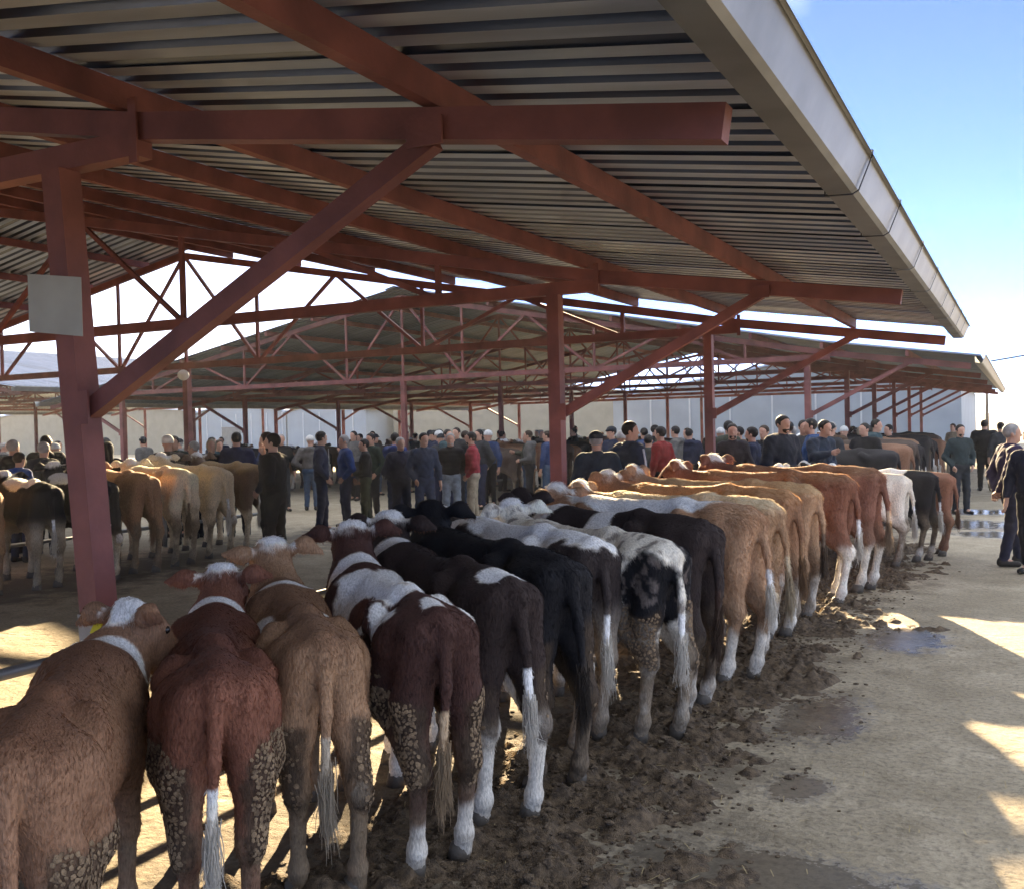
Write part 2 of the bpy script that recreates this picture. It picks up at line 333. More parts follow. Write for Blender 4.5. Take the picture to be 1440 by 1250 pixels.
# blank board strapped round the near column
M_board = mat('board_white', (.36, .365, .33), .6, 0, .2, 4, .05)
nb = empty('notice_board', (-4.12, 3.39, 2.44)); tag(nb, 'blank pale board strapped round the nearest red column', 'board')
V = [(-.085, -.165, .15), (.155, -.062, .125), (.155, -.062, -.155), (-.085, -.165, -.125), (.163, -.03, .122), (.163, -.03, -.157)]
V = V[:4]; fr = [(0, 1, 2, 3)]
bm_ = pymesh('sheet', V, fr); o = add('sheet', bm_, nb, M_board); md = o.modifiers.new('solid', 'SOLIDIFY'); md.thickness = .005
v, f = join([bar((-.105, -.105, z), (.0, -.105, z), .01, .02) for z in (.06, -.08)]); add('strap', pymesh('strap', v, f), nb, M_strap)
# rag tied on the central column
M_rag = mat('rag_cloth', (.72, .70, .66), .9, 0, .2, 10, .4, 30)
bm2 = bmesh.new(); bmesh.ops.create_icosphere(bm2, subdivisions=3, radius=.10)
for v in bm2.verts: v.co *= .8+.5*float(vnoise(np.array([v.co[:]])*9, 3)[0]); v.co.z *= .9
me = bpy.data.meshes.new('plastic_bag'); bm2.to_mesh(me); bm2.free(); o = add('plastic_bag', me, None, M_rag, (XM+.02, Y3-.12, 2.98)); tag(o, 'white plastic bag tied to the central column of the near shed', 'bag')

# ------------------------------------------------------------------ far buildings
M_wall = mat('white_panel', (.25, .30, .35), .6, .1, .15, .6, .02, 5)
M_tan = mat('tan_render', (.25, .23, .18), .85, 0, .15, 1.2, .1, 20)
M_seam = mat('panel_seam', (.42, .46, .50), .6, 0, .1, 3, 0)
M_dark = mat('dark_door', (.12, .13, .14), .6, 0, .2, 3, 0)
def warehouse(label, x0, x1, y, depth, h, ridge, m, seams=0.0, door=None):
    r = empty('warehouse', (x0, y, 0)); w = x1-x0; tag(r, label, 'warehouse', 'warehouses behind the sheds')
    V = [(0, 0, 0), (w, 0, 0), (w, 0, h), (w/2, 0, ridge), (0, 0, h), (0, depth, 0), (w, depth, 0), (w, depth, h), (w/2, depth, ridge), (0, depth, h)]
    add('wall', pymesh('wall', V, [(0, 1, 2, 3, 4), (9, 8, 7, 6, 5), (1, 6, 7, 2), (5, 0, 4, 9)]), r, m)
    V = [(-.4, -.3, h-.02), (w/2, -.3, ridge+.06), (w+.4, -.3, h-.02), (-.4, depth+.3, h-.02), (w/2, depth+.3, ridge+.06), (w+.4, depth+.3, h-.02)]
    V += [(a, b, c+.12) for a, b, c in V]
    add('roof', pymesh('roof', V, [(0, 1, 4, 3), (1, 2, 5, 4), (6, 9, 10, 7), (7, 10, 11, 8), (0, 6, 7, 1), (1, 7, 8, 2), (2, 8, 11, 5), (3, 9, 6, 0), (4, 10, 9, 3), (5, 11, 10, 4)]), r, M_roof)
    if seams:
        k = seams
        while k < w-.2: barobj('panel_seam', (k, -.03, .05), (k, -.03, h-.05), .10, .05, r, M_seam, up=(0, 1, 0)); k += seams
    if door: barobj('door', (door, -.03, .0), (door, -.03, 2.6), 2.4, .06, r, M_dark, up=(0, 1, 0))
warehouse('pale blue panel warehouse with a low gable behind the far shed', -74, -62.2, 75, 25, 3.9, 5.0, M_wall, 1.9, 5)
warehouse('pale blue panel warehouse joined beside the low gabled one', -62, -53, 75, 25, 3.8, 4.7, M_wall, 1.9)
warehouse('tan rendered warehouse wall beyond the far shed', -52, -24, 78, 18, 4.2, 5.6, M_tan)
warehouse('long white panelled warehouse at the far end of the yard', -24, -3.0, 62, 20, 3.5, 5.2, M_wall, 2.6)
warehouse('tan rendered store past the pale roofed shed', -112, -74.5, 78, 18, 4.2, 5.6, M_tan)
# hills, pole and wire at the far right
M_hill = mat('hill', (.11, .13, .12), .95, 0, .3, .02, 0)
hx = np.linspace(-500, 700, 90); V = []
for i, x in enumerate(hx):
    z = 5+2.5*math.sin(x*.011)+1.6*math.sin(x*.027+1); V += [(x, 900, -1), (x, 960, z), (x, 1100, z*.8)]
Fs = []
for i in range(len(hx)-1):
    for k in range(2): Fs.append((i*3+k, i*3+3+k, i*3+4+k, i*3+1+k))
o = add('hills', pymesh('hills', V, Fs, True), None, M_hill); tag(o, kind='structure')
M_pole = mat('pole_wood', (.12, .10, .085), .9, 0, .3, 5, .1)
pr = empty('utility_pole', (-2.3, 84, 0)); tag(pr, 'slim utility pole carrying wires past the long white warehouse', 'pole')
v, f = tube([(0, 0, 0), (0, 0, 5.4)], [.14, .10], 8); add('mast', pymesh('mast', v, f, True), pr, M_pole)
barobj('crossarm', (-.7, 0, 4.9), (.7, 0, 4.9), .1, .1, pr, M_pole)
def wire(label, a, b, sag):
    pts = [Vector(a).lerp(Vector(b), k/16)-Vector((0, 0, sag*4*(k/16)*(1-k/16))) for k in range(17)]
    v, f = tube(pts, .018, 5); o = add('overhead_wire', pymesh('overhead_wire', v, f), None, M_strap); tag(o, label, 'wire')
wire('overhead wire running to the crossarm of the utility pole', (-2.3, 84, 5.0), (14, 40, 6.2), .5)
wire('overhead wire rising from the far shed eave to beyond the yard', (-.55, 24, 3.0), (14, 44, 7.2), .3)
# ------------------------------------------------------------------ implicit-surface mesher for animals and people
class Field:
    """smooth union of round cones and ellipsoids, meshed by surface nets"""
    def __init__(s): s.p = []
    def cone(s, a, b, r1, r2, k=.05): s.p.append(('c', np.array(a, float), np.array(b, float), r1, r2, k)); return s
    def ell(s, c, r, k=.06, rot=None): s.p.append(('e', np.array(c, float), np.array(r, float), rot, 0, k)); return s
    def mesh(s, h, clip=None, smooth=1, quilt=None):
        lo = np.full(3, 9.); hi = np.full(3, -9.); bb = []
        for q in s.p:
            if q[0] == 'c': a = np.minimum(q[1]-q[3], q[2]-q[4]); b = np.maximum(q[1]+q[3], q[2]+q[4])
            else: m = q[2].max() if q[3] is not None else q[2]; a = q[1]-m; b = q[1]+m
            bb.append((a, b)); lo = np.minimum(lo, a); hi = np.maximum(hi, b)
        lo = lo-3*h; n = np.ceil((hi+3*h-lo)/h).astype(int)+1
        D = np.full(n, .5, np.float32); ax = [lo[i]+np.arange(n[i])*h for i in range(3)]
        for q, (a, b) in zip(s.p, bb):
            k = q[5]; mg = k+2*h; i0 = np.maximum(0, np.floor((a-mg-lo)/h).astype(int)); i1 = np.minimum(n, np.ceil((b+mg-lo)/h).astype(int)+1)
            X = ax[0][i0[0]:i1[0], None, None]; Y = ax[1][None, i0[1]:i1[1], None]; Z = ax[2][None, None, i0[2]:i1[2]]
            if q[0] == 'c':
                A, Bq = q[1], q[2]; v = Bq-A; L = float(v@v)+1e-12
                t = np.clip(((X-A[0])*v[0]+(Y-A[1])*v[1]+(Z-A[2])*v[2])/L, 0, 1)
                d = np.sqrt((X-A[0]-t*v[0])**2+(Y-A[1]-t*v[1])**2+(Z-A[2]-t*v[2])**2)-(q[3]+(q[4]-q[3])*t)
            else:
                c, r, Ro = q[1], q[2], q[3]; x, y, z = X-c[0], Y-c[1], Z-c[2]
                if Ro is not None: x, y, z = (Ro[0, 0]*x+Ro[0, 1]*y+Ro[0, 2]*z, Ro[1, 0]*x+Ro[1, 1]*y+Ro[1, 2]*z, Ro[2, 0]*x+Ro[2, 1]*y+Ro[2, 2]*z)
                k0 = np.sqrt((x/r[0])**2+(y/r[1])**2+(z/r[2])**2); k1 = np.sqrt((x/r[0]**2)**2+(y/r[1]**2)**2+(z/r[2]**2)**2)+1e-6
                d = k0*(k0-1)/k1
            sub = D[i0[0]:i1[0], i0[1]:i1[1], i0[2]:i1[2]]; hh = np.maximum(k-np.abs(sub-d), 0)/k
            sub[...] = np.minimum(sub, d)-hh*hh*k*.25
        if quilt is not None or clip is not None:
            X, Y, Z = ax[0][:, None, None], ax[1][None, :, None], ax[2][None, None, :]
            if quilt is not None: D = D+quilt(X, Y, Z).astype(np.float32)
            if clip is not None: D = np.maximum(D, clip(X, Y, Z).astype(np.float32))
        return s.nets(D, lo, h, smooth)
    @staticmethod
    def nets(D, lo, h, smooth):
        s = D < 0; c = s[:-1, :-1, :-1].astype(np.int8)
        for dx, dy, dz in ((1, 0, 0), (0, 1, 0), (0, 0, 1), (1, 1, 0), (1, 0, 1), (0, 1, 1), (1, 1, 1)):
            c = c+s[dx:D.shape[0]-1+dx, dy:D.shape[1]-1+dy, dz:D.shape[2]-1+dz]
        I = np.argwhere((c > 0) & (c < 8)); idx = -np.ones(c.shape, np.int32); idx[tuple(I.T)] = np.arange(len(I))
        acc = np.zeros((len(I), 3)); cnt = np.zeros(len(I))
        cor = [(a, b, d) for a in (0, 1) for b in (0, 1) for d in (0, 1)]; val = {q: D[I[:, 0]+q[0], I[:, 1]+q[1], I[:, 2]+q[2]] for q in cor}
        for q in cor:
            for k in range(3):
                if q[k]: continue
                w = list(q); w[k] = 1; w = tuple(w); a, b = val[q], val[w]; m = (a < 0) != (b < 0); tt = np.where(m, a/(a-b+1e-12), 0)
                P = np.tile(np.array(q, float), (len(I), 1)); P[:, k] += tt; acc[m] += P[m]; cnt[m] += 1
        V = lo+(I+acc/np.maximum(cnt, 1)[:, None])*h; Q = []
        for k in range(3):
            a = [slice(None)]*3; b = [slice(None)]*3; a[k] = slice(0, -1); b[k] = slice(1, None)
            s0, s1 = s[tuple(a)], s[tuple(b)]; E = np.argwhere(s0 != s1); f = s0[tuple(E.T)]
            u, w = [(1, 2), (2, 0), (0, 1)][k]; e = np.eye(3, dtype=int)
            ok = (E[:, u] > 0) & (E[:, w] > 0); E = E[ok]; f = f[ok]
            q = [idx[tuple((E-o).T)] for o in (e[u]+e[w], e[w], 0*e[u], e[u])]
            q = np.stack(q, 1); q[~f] = q[~f][:, ::-1]; Q.append(q)
        Q = np.vstack(Q)
        for _ in range(smooth):
            sm = np.zeros_like(V); ct = np.zeros(len(V))
            for a, b in ((0, 1), (1, 2), (2, 3), (3, 0)):
                for i, j in ((a, b), (b, a)): np.add.at(sm, Q[:, i], V[Q[:, j]]); np.add.at(ct, Q[:, i], 1)
            V = .5*V+.5*sm/ct[:, None]
        return V, Q
def fast_mesh(name, V, Q, smooth=True):
    me = bpy.data.meshes.new(name); me.vertices.add(len(V)); me.vertices.foreach_set('co', np.ascontiguousarray(V, np.float32).ravel())
    k = Q.shape[1]; me.loops.add(Q.size); me.loops.foreach_set('vertex_index', np.ascontiguousarray(Q, np.int32).ravel())
    me.polygons.add(len(Q)); me.polygons.foreach_set('loop_start', np.arange(0, Q.size, k, dtype=np.int32)); me.polygons.foreach_set('loop_total', np.full(len(Q), k, np.int32))
    if smooth: me.polygons.foreach_set('use_smooth', np.ones(len(Q), bool))
    me.update(); me.validate(); return me
def vnormals(V, Q):
    n = np.cross(V[Q[:, 2]]-V[Q[:, 0]], V[Q[:, 3]]-V[Q[:, 1]]); N = np.zeros_like(V)
    for k in range(4): np.add.at(N, Q[:, k], n)
    return N/(np.linalg.norm(N, axis=1)[:, None]+1e-9)
def set_col(me, name, C):
    a = me.color_attributes.new(name, 'FLOAT_COLOR', 'POINT'); a.data.foreach_set('color', np.c_[C, np.ones(len(C))].astype(np.float32).ravel())

# ------------------------------------------------------------------ cattle
def coat_mat(name, hair):
    m = bpy.data.materials.new(name); m.use_nodes = True; t = m.node_tree; b = t.nodes['Principled BSDF']; L = t.links.new
    at = t.nodes.new('ShaderNodeAttribute'); at.attribute_name = 'coat'
    b.inputs['Roughness'].default_value = .62 if hair else .8; b.inputs['Specular IOR Level'].default_value = .25
    if hair:
        tr = t.nodes.new('ShaderNodeBsdfTranslucent'); mx = t.nodes.new('ShaderNodeMixShader'); mx.inputs[0].default_value = .45
        L(at.outputs['Color'], b.inputs['Base Color']); L(at.outputs['Color'], tr.inputs[0]); L(b.outputs[0], mx.inputs[1]); L(tr.outputs[0], mx.inputs[2])
        L(mx.outputs[0], t.nodes['Material Output'].inputs[0]); return m
    tcn = t.nodes.new('ShaderNodeTexCoord'); mp = t.nodes.new('ShaderNodeMapping'); mp.inputs['Scale'].default_value = (1, 1.6, .5)
    n = t.nodes.new('ShaderNodeTexNoise'); n.inputs['Scale'].default_value = 90; n.inputs['Detail'].default_value = 5
    L(tcn.outputs['Object'], mp.inputs[0]); L(mp.outputs[0], n.inputs[0])
    mm = t.nodes.new('ShaderNodeMix'); mm.data_type = 'RGBA'; mm.blend_type = 'MULTIPLY'; mm.inputs[0].default_value = .7
    rp = t.nodes.new('ShaderNodeValToRGB'); rp.color_ramp.elements[0].position = .3; rp.color_ramp.elements[1].position = .62; rp.color_ramp.elements[0].color = (.45, .45, .45, 1); rp.color_ramp.elements[1].color = (1.12, 1.12, 1.12, 1)
    L(n.outputs[0], rp.inputs[0]); L(at.outputs['Color'], mm.inputs[6]); L(rp.outputs[0], mm.inputs[7]); L(mm.outputs[2], b.inputs['Base Color'])
    bp = t.nodes.new('ShaderNodeBump'); bp.inputs['Strength'].default_value = .55; bp.inputs['Distance'].default_value = .012; L(n.outputs[0], bp.inputs['Height']); L(bp.outputs[0], b.inputs['Normal'])
    return m
M_coat = coat_mat('cattle_hide', False); M_fur = coat_mat('cattle_hair', True)
M_hoof = mat('hoof_horn', (.10, .085, .07), .7, 0, .3, 20, .2)
M_eye = mat('animal_eye', (.012, .009, .008), .15, 0, .2, 10, 0)
M_tagy = mat('yellow_ear_tag', (.75, .62, .04), .5, 0, .1, 10, 0); M_tago = mat('orange_ear_tag', (.8, .22, .03), .5, 0, .1, 10, 0)
M_cake = mat('dried_mud', (.27, .19, .115), .95, 0, .55, 40, .5, 120, color2=(.11, .073, .045))
M_halter = mat('halter_rope', (.07, .06, .055), .9, 0, .3, 30, .3)
TAN = (.30, .165, .075); BROWN = (.20, .085, .035); RED = (.165, .045, .022); CHOC = (.060, .026, .017); BLACK = (.010, .0095, .012); WHITE = (.70, .665, .60); CREAM = (.56, .46, .32); ORANGE = (.36, .17, .06); GREY = (.30, .27, .23); DARKB = (.045, .024, .018)
def ellm(P, c, r, amp, seed, freq=6.0, sym=True):
    """soft noisy ellipsoidal patch mask"""
    p = P.copy()
    if sym: p[:, 1] = np.abs(p[:, 1])
    d = 1-np.sqrt((((p-np.array(c))/np.array(r))**2).sum(1)); d = d+(fbm(P*freq, seed, 4)-.5)*amp*2
    return sstep(-.06, .06, d)
def coat_color(P, spec, hp, seed):
    """coat colour at normalised body points; hp = head frame coordinates"""
    C = np.tile(np.array(spec['base']), (len(P), 1)); mixin = lambda C, m, c: C*(1-m[:, None])+np.array(c)*m[:, None]
    C = C*(.80+.45*fbm(P*4, seed+3, 3))[:, None]
    if spec.get('dorsal'): C = mixin(C, .7*sstep(.98, 1.1, P[:, 2]+(fbm(P*5, seed, 3)-.5)*.1)*(P[:, 0] < 1.2), spec['dorsal'])
    if spec.get('belly'): C = mixin(C, .75*sstep(.78, .5, P[:, 2]+(fbm(P*4, seed+1, 3)-.5)*.2), spec['belly'])
    pt = spec.get('patch')
    if pt:   # large random patches
        col, fr, th = pt[:3]; m = sstep(th-.025, th+.025, fbm(P*np.array([fr, fr*1.15, fr*.9]), seed+11, 3)); C = mixin(C, m, col)
    for c, r, col, amp in spec.get('spots', ()): C = mixin(C, ellm(P, c, r, amp, seed+21, sym=(c[1] >= 0)), col)
    if spec.get('speck'): m = sstep(.60, .68, fbm(P*26, seed+40, 2))*.8; C = mixin(C, m*(P[:, 2] > .6), spec['speck'])
    leg = spec.get('socks')
    if leg: C = mixin(C, sstep(leg[1]+.04, leg[1]-.06, P[:, 2]+(fbm(P*7, seed+31, 3)-.5)*.28), leg[0])
    if spec.get('tail'): C = mixin(C, ((P[:, 0] < -.150) & (P[:, 2] < .72)).astype(float), spec['tail'])
    # head: white poll and face
    if spec.get('poll', WHITE) is not None:
        up = hp[:, 2]*.82-hp[:, 0]*.57; m = sstep(.065, .115, up+(fbm(P*14, seed+50, 3)-.5)*.12)*(np.abs(hp[:, 1]) < .118)*(np.abs(hp[:, 0]) < .16); C = mixin(C, m, spec.get('poll', WHITE))
    if spec.get('face'):
        m = sstep(-.03, .03, hp[:, 0]-.10+(fbm(P*9, seed+51, 3)-.5)*.1)*(hp[:, 0] < .6)*(np.abs(hp[:, 1]) < .14)*(np.abs(hp[:, 2]) < .4); C = mixin(C, m, spec['face'])
    # grime on the lower hind quarters and legs
    md = spec.get('mud', .5); zz = P[:, 2]+(fbm(P*6, seed+60, 4)-.5)*.42
    g = md*1.25*sstep(.70, .36, zz)*np.where(P[:, 0] < .55, 1, .75)+md*.5*sstep(.12, .0, P[:, 2]); g = np.clip(g*(.15+1.5*fbm(P*14, seed+61, 4)), 0, .92)
    gc = np.array((.125, .092, .06))*(.6+.8*fbm(P*30, seed+62, 2))[:, None]; C = C*(1-g[:, None])+gc*g[:, None]
    if spec.get('caked'):
        nn_ = (fbm(P*15, seed+90, 3)-.5); n_ = sstep(.42, .32, P[:, 0]+nn_*.12)*sstep(.07, .105, np.abs(P[:, 1])+nn_*.08)*sstep(.28, .38, P[:, 2]+nn_*.12)*sstep(.86, .74, P[:, 2]+nn_*.2); m = n_*sstep(.54, .64, fbm(P*3.2, seed+70, 3)+.30*sstep(.80, .64, P[:, 2])*sstep(.34, .46, P[:, 2])); C = mixin(C, .85*m, (.055, .037, .024))
    return np.clip(C*(1.0+.45*sstep(.03, .12, C.max(1)))[:, None], .004, .8)
def make_cow(name, label, pos, ang, sc, spec, group=None, h=.018, fur=0, head=(0, 0, 0), seed=0, cake=0, width=1.0, tagc=None, parts=True, tail_side=0.0, step=0.0):
    """head = (yaw, raise, forward stretch); x forward, origin on the ground between the hind hooves"""
    root = empty(name, (pos[0], pos[1], 0), math.pi-R_(ang)); tag(root, label, 'cow', group); root.scale = (sc, sc, sc)
    F = Field(); rs = random.Random(seed); w = width; j = lambda a: rs.uniform(-a, a)
    bd = j(.018); hw = w*(1+j(.05)); rz = .245+j(.02); hb_ = j(.02)
    F.ell((.72, 0, .835), (.50, .225*w+bd, rz)).ell((.45, 0, .81+hb_), (.33, .195*w+bd, .215)).ell((.14, 0, .93), (.24, .165*hw, .165), .07)
    F.cone((-.05, 0, 1.045), (.40, 0, 1.075), .045, .05, .09).cone((.40, 0, 1.075), (.85, 0, 1.03+j(.015)), .05, .055, .09).cone((.85, 0, 1.03), (1.10, 0, 1.06), .06, .075, .09)
    for s in (1, -1):
        F.cone((.36, s*.135*hw, 1.035), (.30, s*.165*hw, .985), .05, .055, .06).cone((-.075, s*.075*hw, 1.0), (.06, s*.105*hw, .99), .042, .06, .05)
    F.ell((1.16, 0, .72), (.18, .145*w, .21), .08)
    for s in (1, -1):
        st = s*step; hy = .115+j(.012)
        F.cone((.12, s*.10*hw, .92), (.24, s*.135*hw, .69), .125, .098, .08).cone((-.05, s*.08*hw, .97), (-.01, s*.105*hw, .70), .082, .078, .06)
        hk = (-.06+st, s*hy, .45); F.cone((.19, s*.132*hw, .69), hk, .088, .043, .05).cone((-.005, s*.108*hw, .72), hk, .076, .043, .05).ell((hk[0]-.014, hk[1], hk[2]+.022), (.042, .036, .058), .03)
        fx = (.0+st, s*(hy-.004), .125); F.cone(hk, fx, .039, .032, .03).ell(fx, (.044, .040, .045), .03).cone(fx, (.03+st, s*(hy-.002), .045), .036, .042, .02)
        F.ell((1.06, s*.115*w, .83), (.18, .105, .27), .10).cone((1.06, s*.125, .72), (1.07-st, s*.125, .40), .082, .046, .05).ell((1.075-st, s*.125, .395), (.048, .046, .055), .03)
        ff = (1.06-st, s*.12, .125); F.cone((1.07-st, s*.125, .39), ff, .040, .032, .03).ell(ff, (.043, .040, .044), .03).cone(ff, (1.085-st, s*.12, .045), .035, .040, .02)
    ty = tail_side
    F.cone((-.05, 0, 1.055), (-.125, 0, 1.015), .042, .034, .04).cone((-.125, 0, 1.015), (-.172, ty*.4, .80), .034, .026, .03).cone((-.172, ty*.4, .80), (-.182, ty, .55), .023, .018, .02)
    # head
    yaw, ra, fw = head; hb = np.array([1.47+fw+j(.02)-.10*abs(math.sin(yaw)), .17*math.sin(yaw), 1.09+ra])
    F.cone((1.05, 0, .86), (1.28+fw*.5, hb[1]*.3, .95+ra*.4), .185*w, .145, .10).cone((1.28+fw*.5, hb[1]*.3, .95+ra*.4), hb, .145, .102, .08)
    F.cone((1.0, 0, 1.0), (1.3+fw*.5, hb[1]*.3, 1.03+ra*.5), .09, .075, .08)
    pit = .62+j(.12); cy, sy, cp, sp = math.cos(yaw), math.sin(yaw), math.cos(pit), math.sin(pit)
    Hm = np.array([[cy*cp, -sy, cy*sp], [sy*cp, cy, sy*sp], [-sp, 0, cp]])    # columns: muzzle dir, left, up
    H = lambda x, y, z: hb+Hm@np.array([x, y, z])
    F.ell(H(.03, 0, .03), (.145, .098, .092), .04, Hm.T).cone(H(.05, 0, .0), H(.30, 0, -.035), .098, .064, .04).ell(H(.315, 0, -.04), (.062, .072, .062), .03, Hm.T).ell(H(.14, 0, -.06), (.15, .058, .07), .04, Hm.T)
    F.ell(H(-.055, 0, .098), (.05, .075, .035), .04, Hm.T)
    for s in (1, -1):
        F.ell(H(.07, s*.082, .05), (.05, .03, .035), .02, Hm.T)
        e0, e1, e2 = H(-.045, s*.085, .05), H(-.08, s*.175, .04+j(.02)), H(-.07, s*.265, .015+j(.03))
        F.cone(e0, e1, .028, .052, .02).cone(e1, e2, .052, .015, .02)
    V, Q = F.mesh(h, smooth=1); spec = dict(spec, caked=cake > 0)
    hp = (V-hb)@Hm
    # ear dish: press a hollow into the front of the ears
    em = (np.abs(hp[:, 1]) > .125) & (hp[:, 0] > -.085) & (np.abs(hp[:, 0]+.07) < .08) & (np.abs(hp[:, 2]-.04) < .07)
    hp2 = hp.copy(); hp2[em, 0] = -.088+(hp[em, 0]+.088)*.25; V = hb+hp2@Hm.T; hp = hp2
    N = vnormals(V, Q); me = fast_mesh('body', V, Q); C = coat_color(V, spec, hp, seed)
    inner = em & (N@Hm[:, 0] > .2); C[inner] = C[inner]*.45+np.array((.30, .15, .10))*.55
    mz = (hp[:, 0] > .33) & (np.abs(hp[:, 1]) < .12) & (np.abs(hp[:, 2]) < .15); C[mz] = (.16, .09, .075) if spec['base'][0] > .1 else (.05, .04, .04)
    set_col(me, 'coat', C); me.materials.append(M_coat); body = add('body', me, root)
    if not parts: return root
    for s in (1, -1):
        for x in (.035+s*step, 1.09-s*step):
            y = s*(.112 if x < .6 else .12); HV = []
            for rr, zz, dx in ((.050, .0, .012), (.046, .045, 0), (.040, .075, -.006)):
                for k in range(10): a = 2*math.pi*k/10; HV.append((x+dx+rr*math.cos(a)*1.12, y+rr*math.sin(a)*(1-.12*(abs(math.sin(a)) < .2)), zz))
            HF = [(r*10+k, r*10+(k+1) % 10, r*10+10+(k+1) % 10, r*10+10+k) for r in range(2) for k in range(10)]+[tuple(range(9, -1, -1)), tuple(range(20, 30))]
            add('hoof', pymesh('hoof', HV, HF, True), root, M_hoof)
        bm = bmesh.new(); bmesh.ops.create_uvsphere(bm, u_segments=10, v_segments=8, radius=.019); em_ = bpy.data.meshes.new('eye'); bm.to_mesh(em_); bm.free()
        add('eye', em_, root, M_eye, H(.085, s*.098, .05))
    if tagc:
        c = H(-.045, tagc[1]*.17, .01); q = .028; v = [c+Hm@np.array(p) for p in ((.0, -q, .02), (0, q, .02), (0, q, -.05), (0, -q, -.05), (-.006, -q, .02), (-.006, q, .02), (-.006, q, -.05), (-.006, -q, -.05))]
        add('ear_tag', pymesh('ear_tag', v, BOXF), root, M_tagy if tagc[0] == 'y' else M_tago)
    # tail switch: a brush of long hair, and the coat
    def hairs(nm, roots, dirs, lens, cols, rad, seg=4, droop=0.0, bow=0.0):
        n = len(roots); hc = bpy.data.hair_curves.new(nm); hc.add_curves([seg]*n); P = np.zeros((n, seg, 3))
        for k in range(seg):
            u = k/(seg-1); P[:, k] = roots+dirs*(lens*u)[:, None]; P[:, k, 2] -= droop*lens*u*u
            if bow: P[:, k, :2] += (np.sin(u*math.pi)*bow*np.random.default_rng(n).normal(0, 1, (n, 2)))
        hc.attributes['position'].data.foreach_set('vector', P.astype(np.float32).ravel())
        ra_ = hc.attributes.get('radius') or hc.attributes.new('radius', 'FLOAT', 'POINT'); rr = np.tile(np.linspace(1, .25, seg), n)*np.repeat(np.broadcast_to(rad, n), seg); ra_.data.foreach_set('value', rr.astype(np.float32))
        ca = hc.attributes.new('coat', 'FLOAT_COLOR', 'CURVE'); ca.data.foreach_set('color', np.c_[cols, np.ones(n)].astype(np.float32).ravel())
        hc.materials.append(M_fur); o = add(nm, hc, root); return o
    r2 = np.random.default_rng(seed+5); nt_ = 300 if fur > 3000 else 90; tcx = np.array(spec.get('tail') or spec['base'])
    zz = r2.uniform(.50, .64, nt_)-.10*r2.random(nt_)**2; rt = np.c_[-.182+r2.normal(0, .011, nt_), ty*np.clip((.8-zz)/.25, 0, 1)+r2.normal(0, .012, nt_), zz]
    tip = np.array([-.185, ty*1.1+r2.normal(0, .02), .34+r2.uniform(-.05, .08)])+r2.normal(0, .022, (nt_, 3))*np.array([1, 1, 2.2]); dr = tip-rt; ll = np.linalg.norm(dr, axis=1); hairs('tail_switch', rt, dr/ll[:, None], ll*r2.uniform(.55, 1, nt_), (tcx*.8+np.array((.03, .022, .014)))*r2.uniform(.7, 1.2, nt_)[:, None], .0024 if fur > 3000 else .0045, 5, 0, .006)
    if fur:
        ar = np.linalg.norm(np.cross(V[Q[:, 2]]-V[Q[:, 0]], V[Q[:, 3]]-V[Q[:, 1]]), axis=1); wgt = ar.copy(); cz = V[Q].mean(1); wgt *= np.where(cz[:, 2] < .3, .5, 1); wgt *= np.where(cz[:, 2] > .95, 1.5, 1)
        fi = r2.choice(len(Q), fur, p=wgt/wgt.sum()); uv = r2.random((fur, 2)); q = Q[fi]
        lerp = lambda A: ((1-uv[:, :1])*((1-uv[:, 1:])*A[q[:, 0]]+uv[:, 1:]*A[q[:, 3]])+uv[:, :1]*((1-uv[:, 1:])*A[q[:, 1]]+uv[:, 1:]*A[q[:, 2]]))
        rt, nn, cc, hq = lerp(V), lerp(N), lerp(C), lerp(hp)
        flow = np.array([-1., 0, -.55])+r2.normal(0, .35, (fur, 3))+(np.stack([fbm(rt*7, 80+k, 2) for k in range(3)], 1)-.5)*1.2; flow -= nn*(flow*nn).sum(1)[:, None]
        d = flow/(np.linalg.norm(flow, axis=1)[:, None]+1e-6)+nn*r2.uniform(.10, .42, fur)[:, None]; d /= np.linalg.norm(d, axis=1)[:, None]
        ln = r2.uniform(.011, .023, fur)*spec.get('long', 1.0); poll = (np.abs(hq[:, 1]) < .115) & (hq[:, 2]*.82-hq[:, 0]*.57 > .06) & (np.abs(hq[:, 0]) < .17); ln[poll] *= 1.7
        ln[rt[:, 2] < .35] *= .6; ln[(rt[:, 2] > 1.0) & (rt[:, 0] < 1.2)] *= 1.35
        hairs('coat_hair', rt-nn*.002, d, ln, np.clip(cc*r2.uniform(.7, 1.35, fur)[:, None], 0, .9), .0016 if fur > 9000 else .0026, 4, .25)
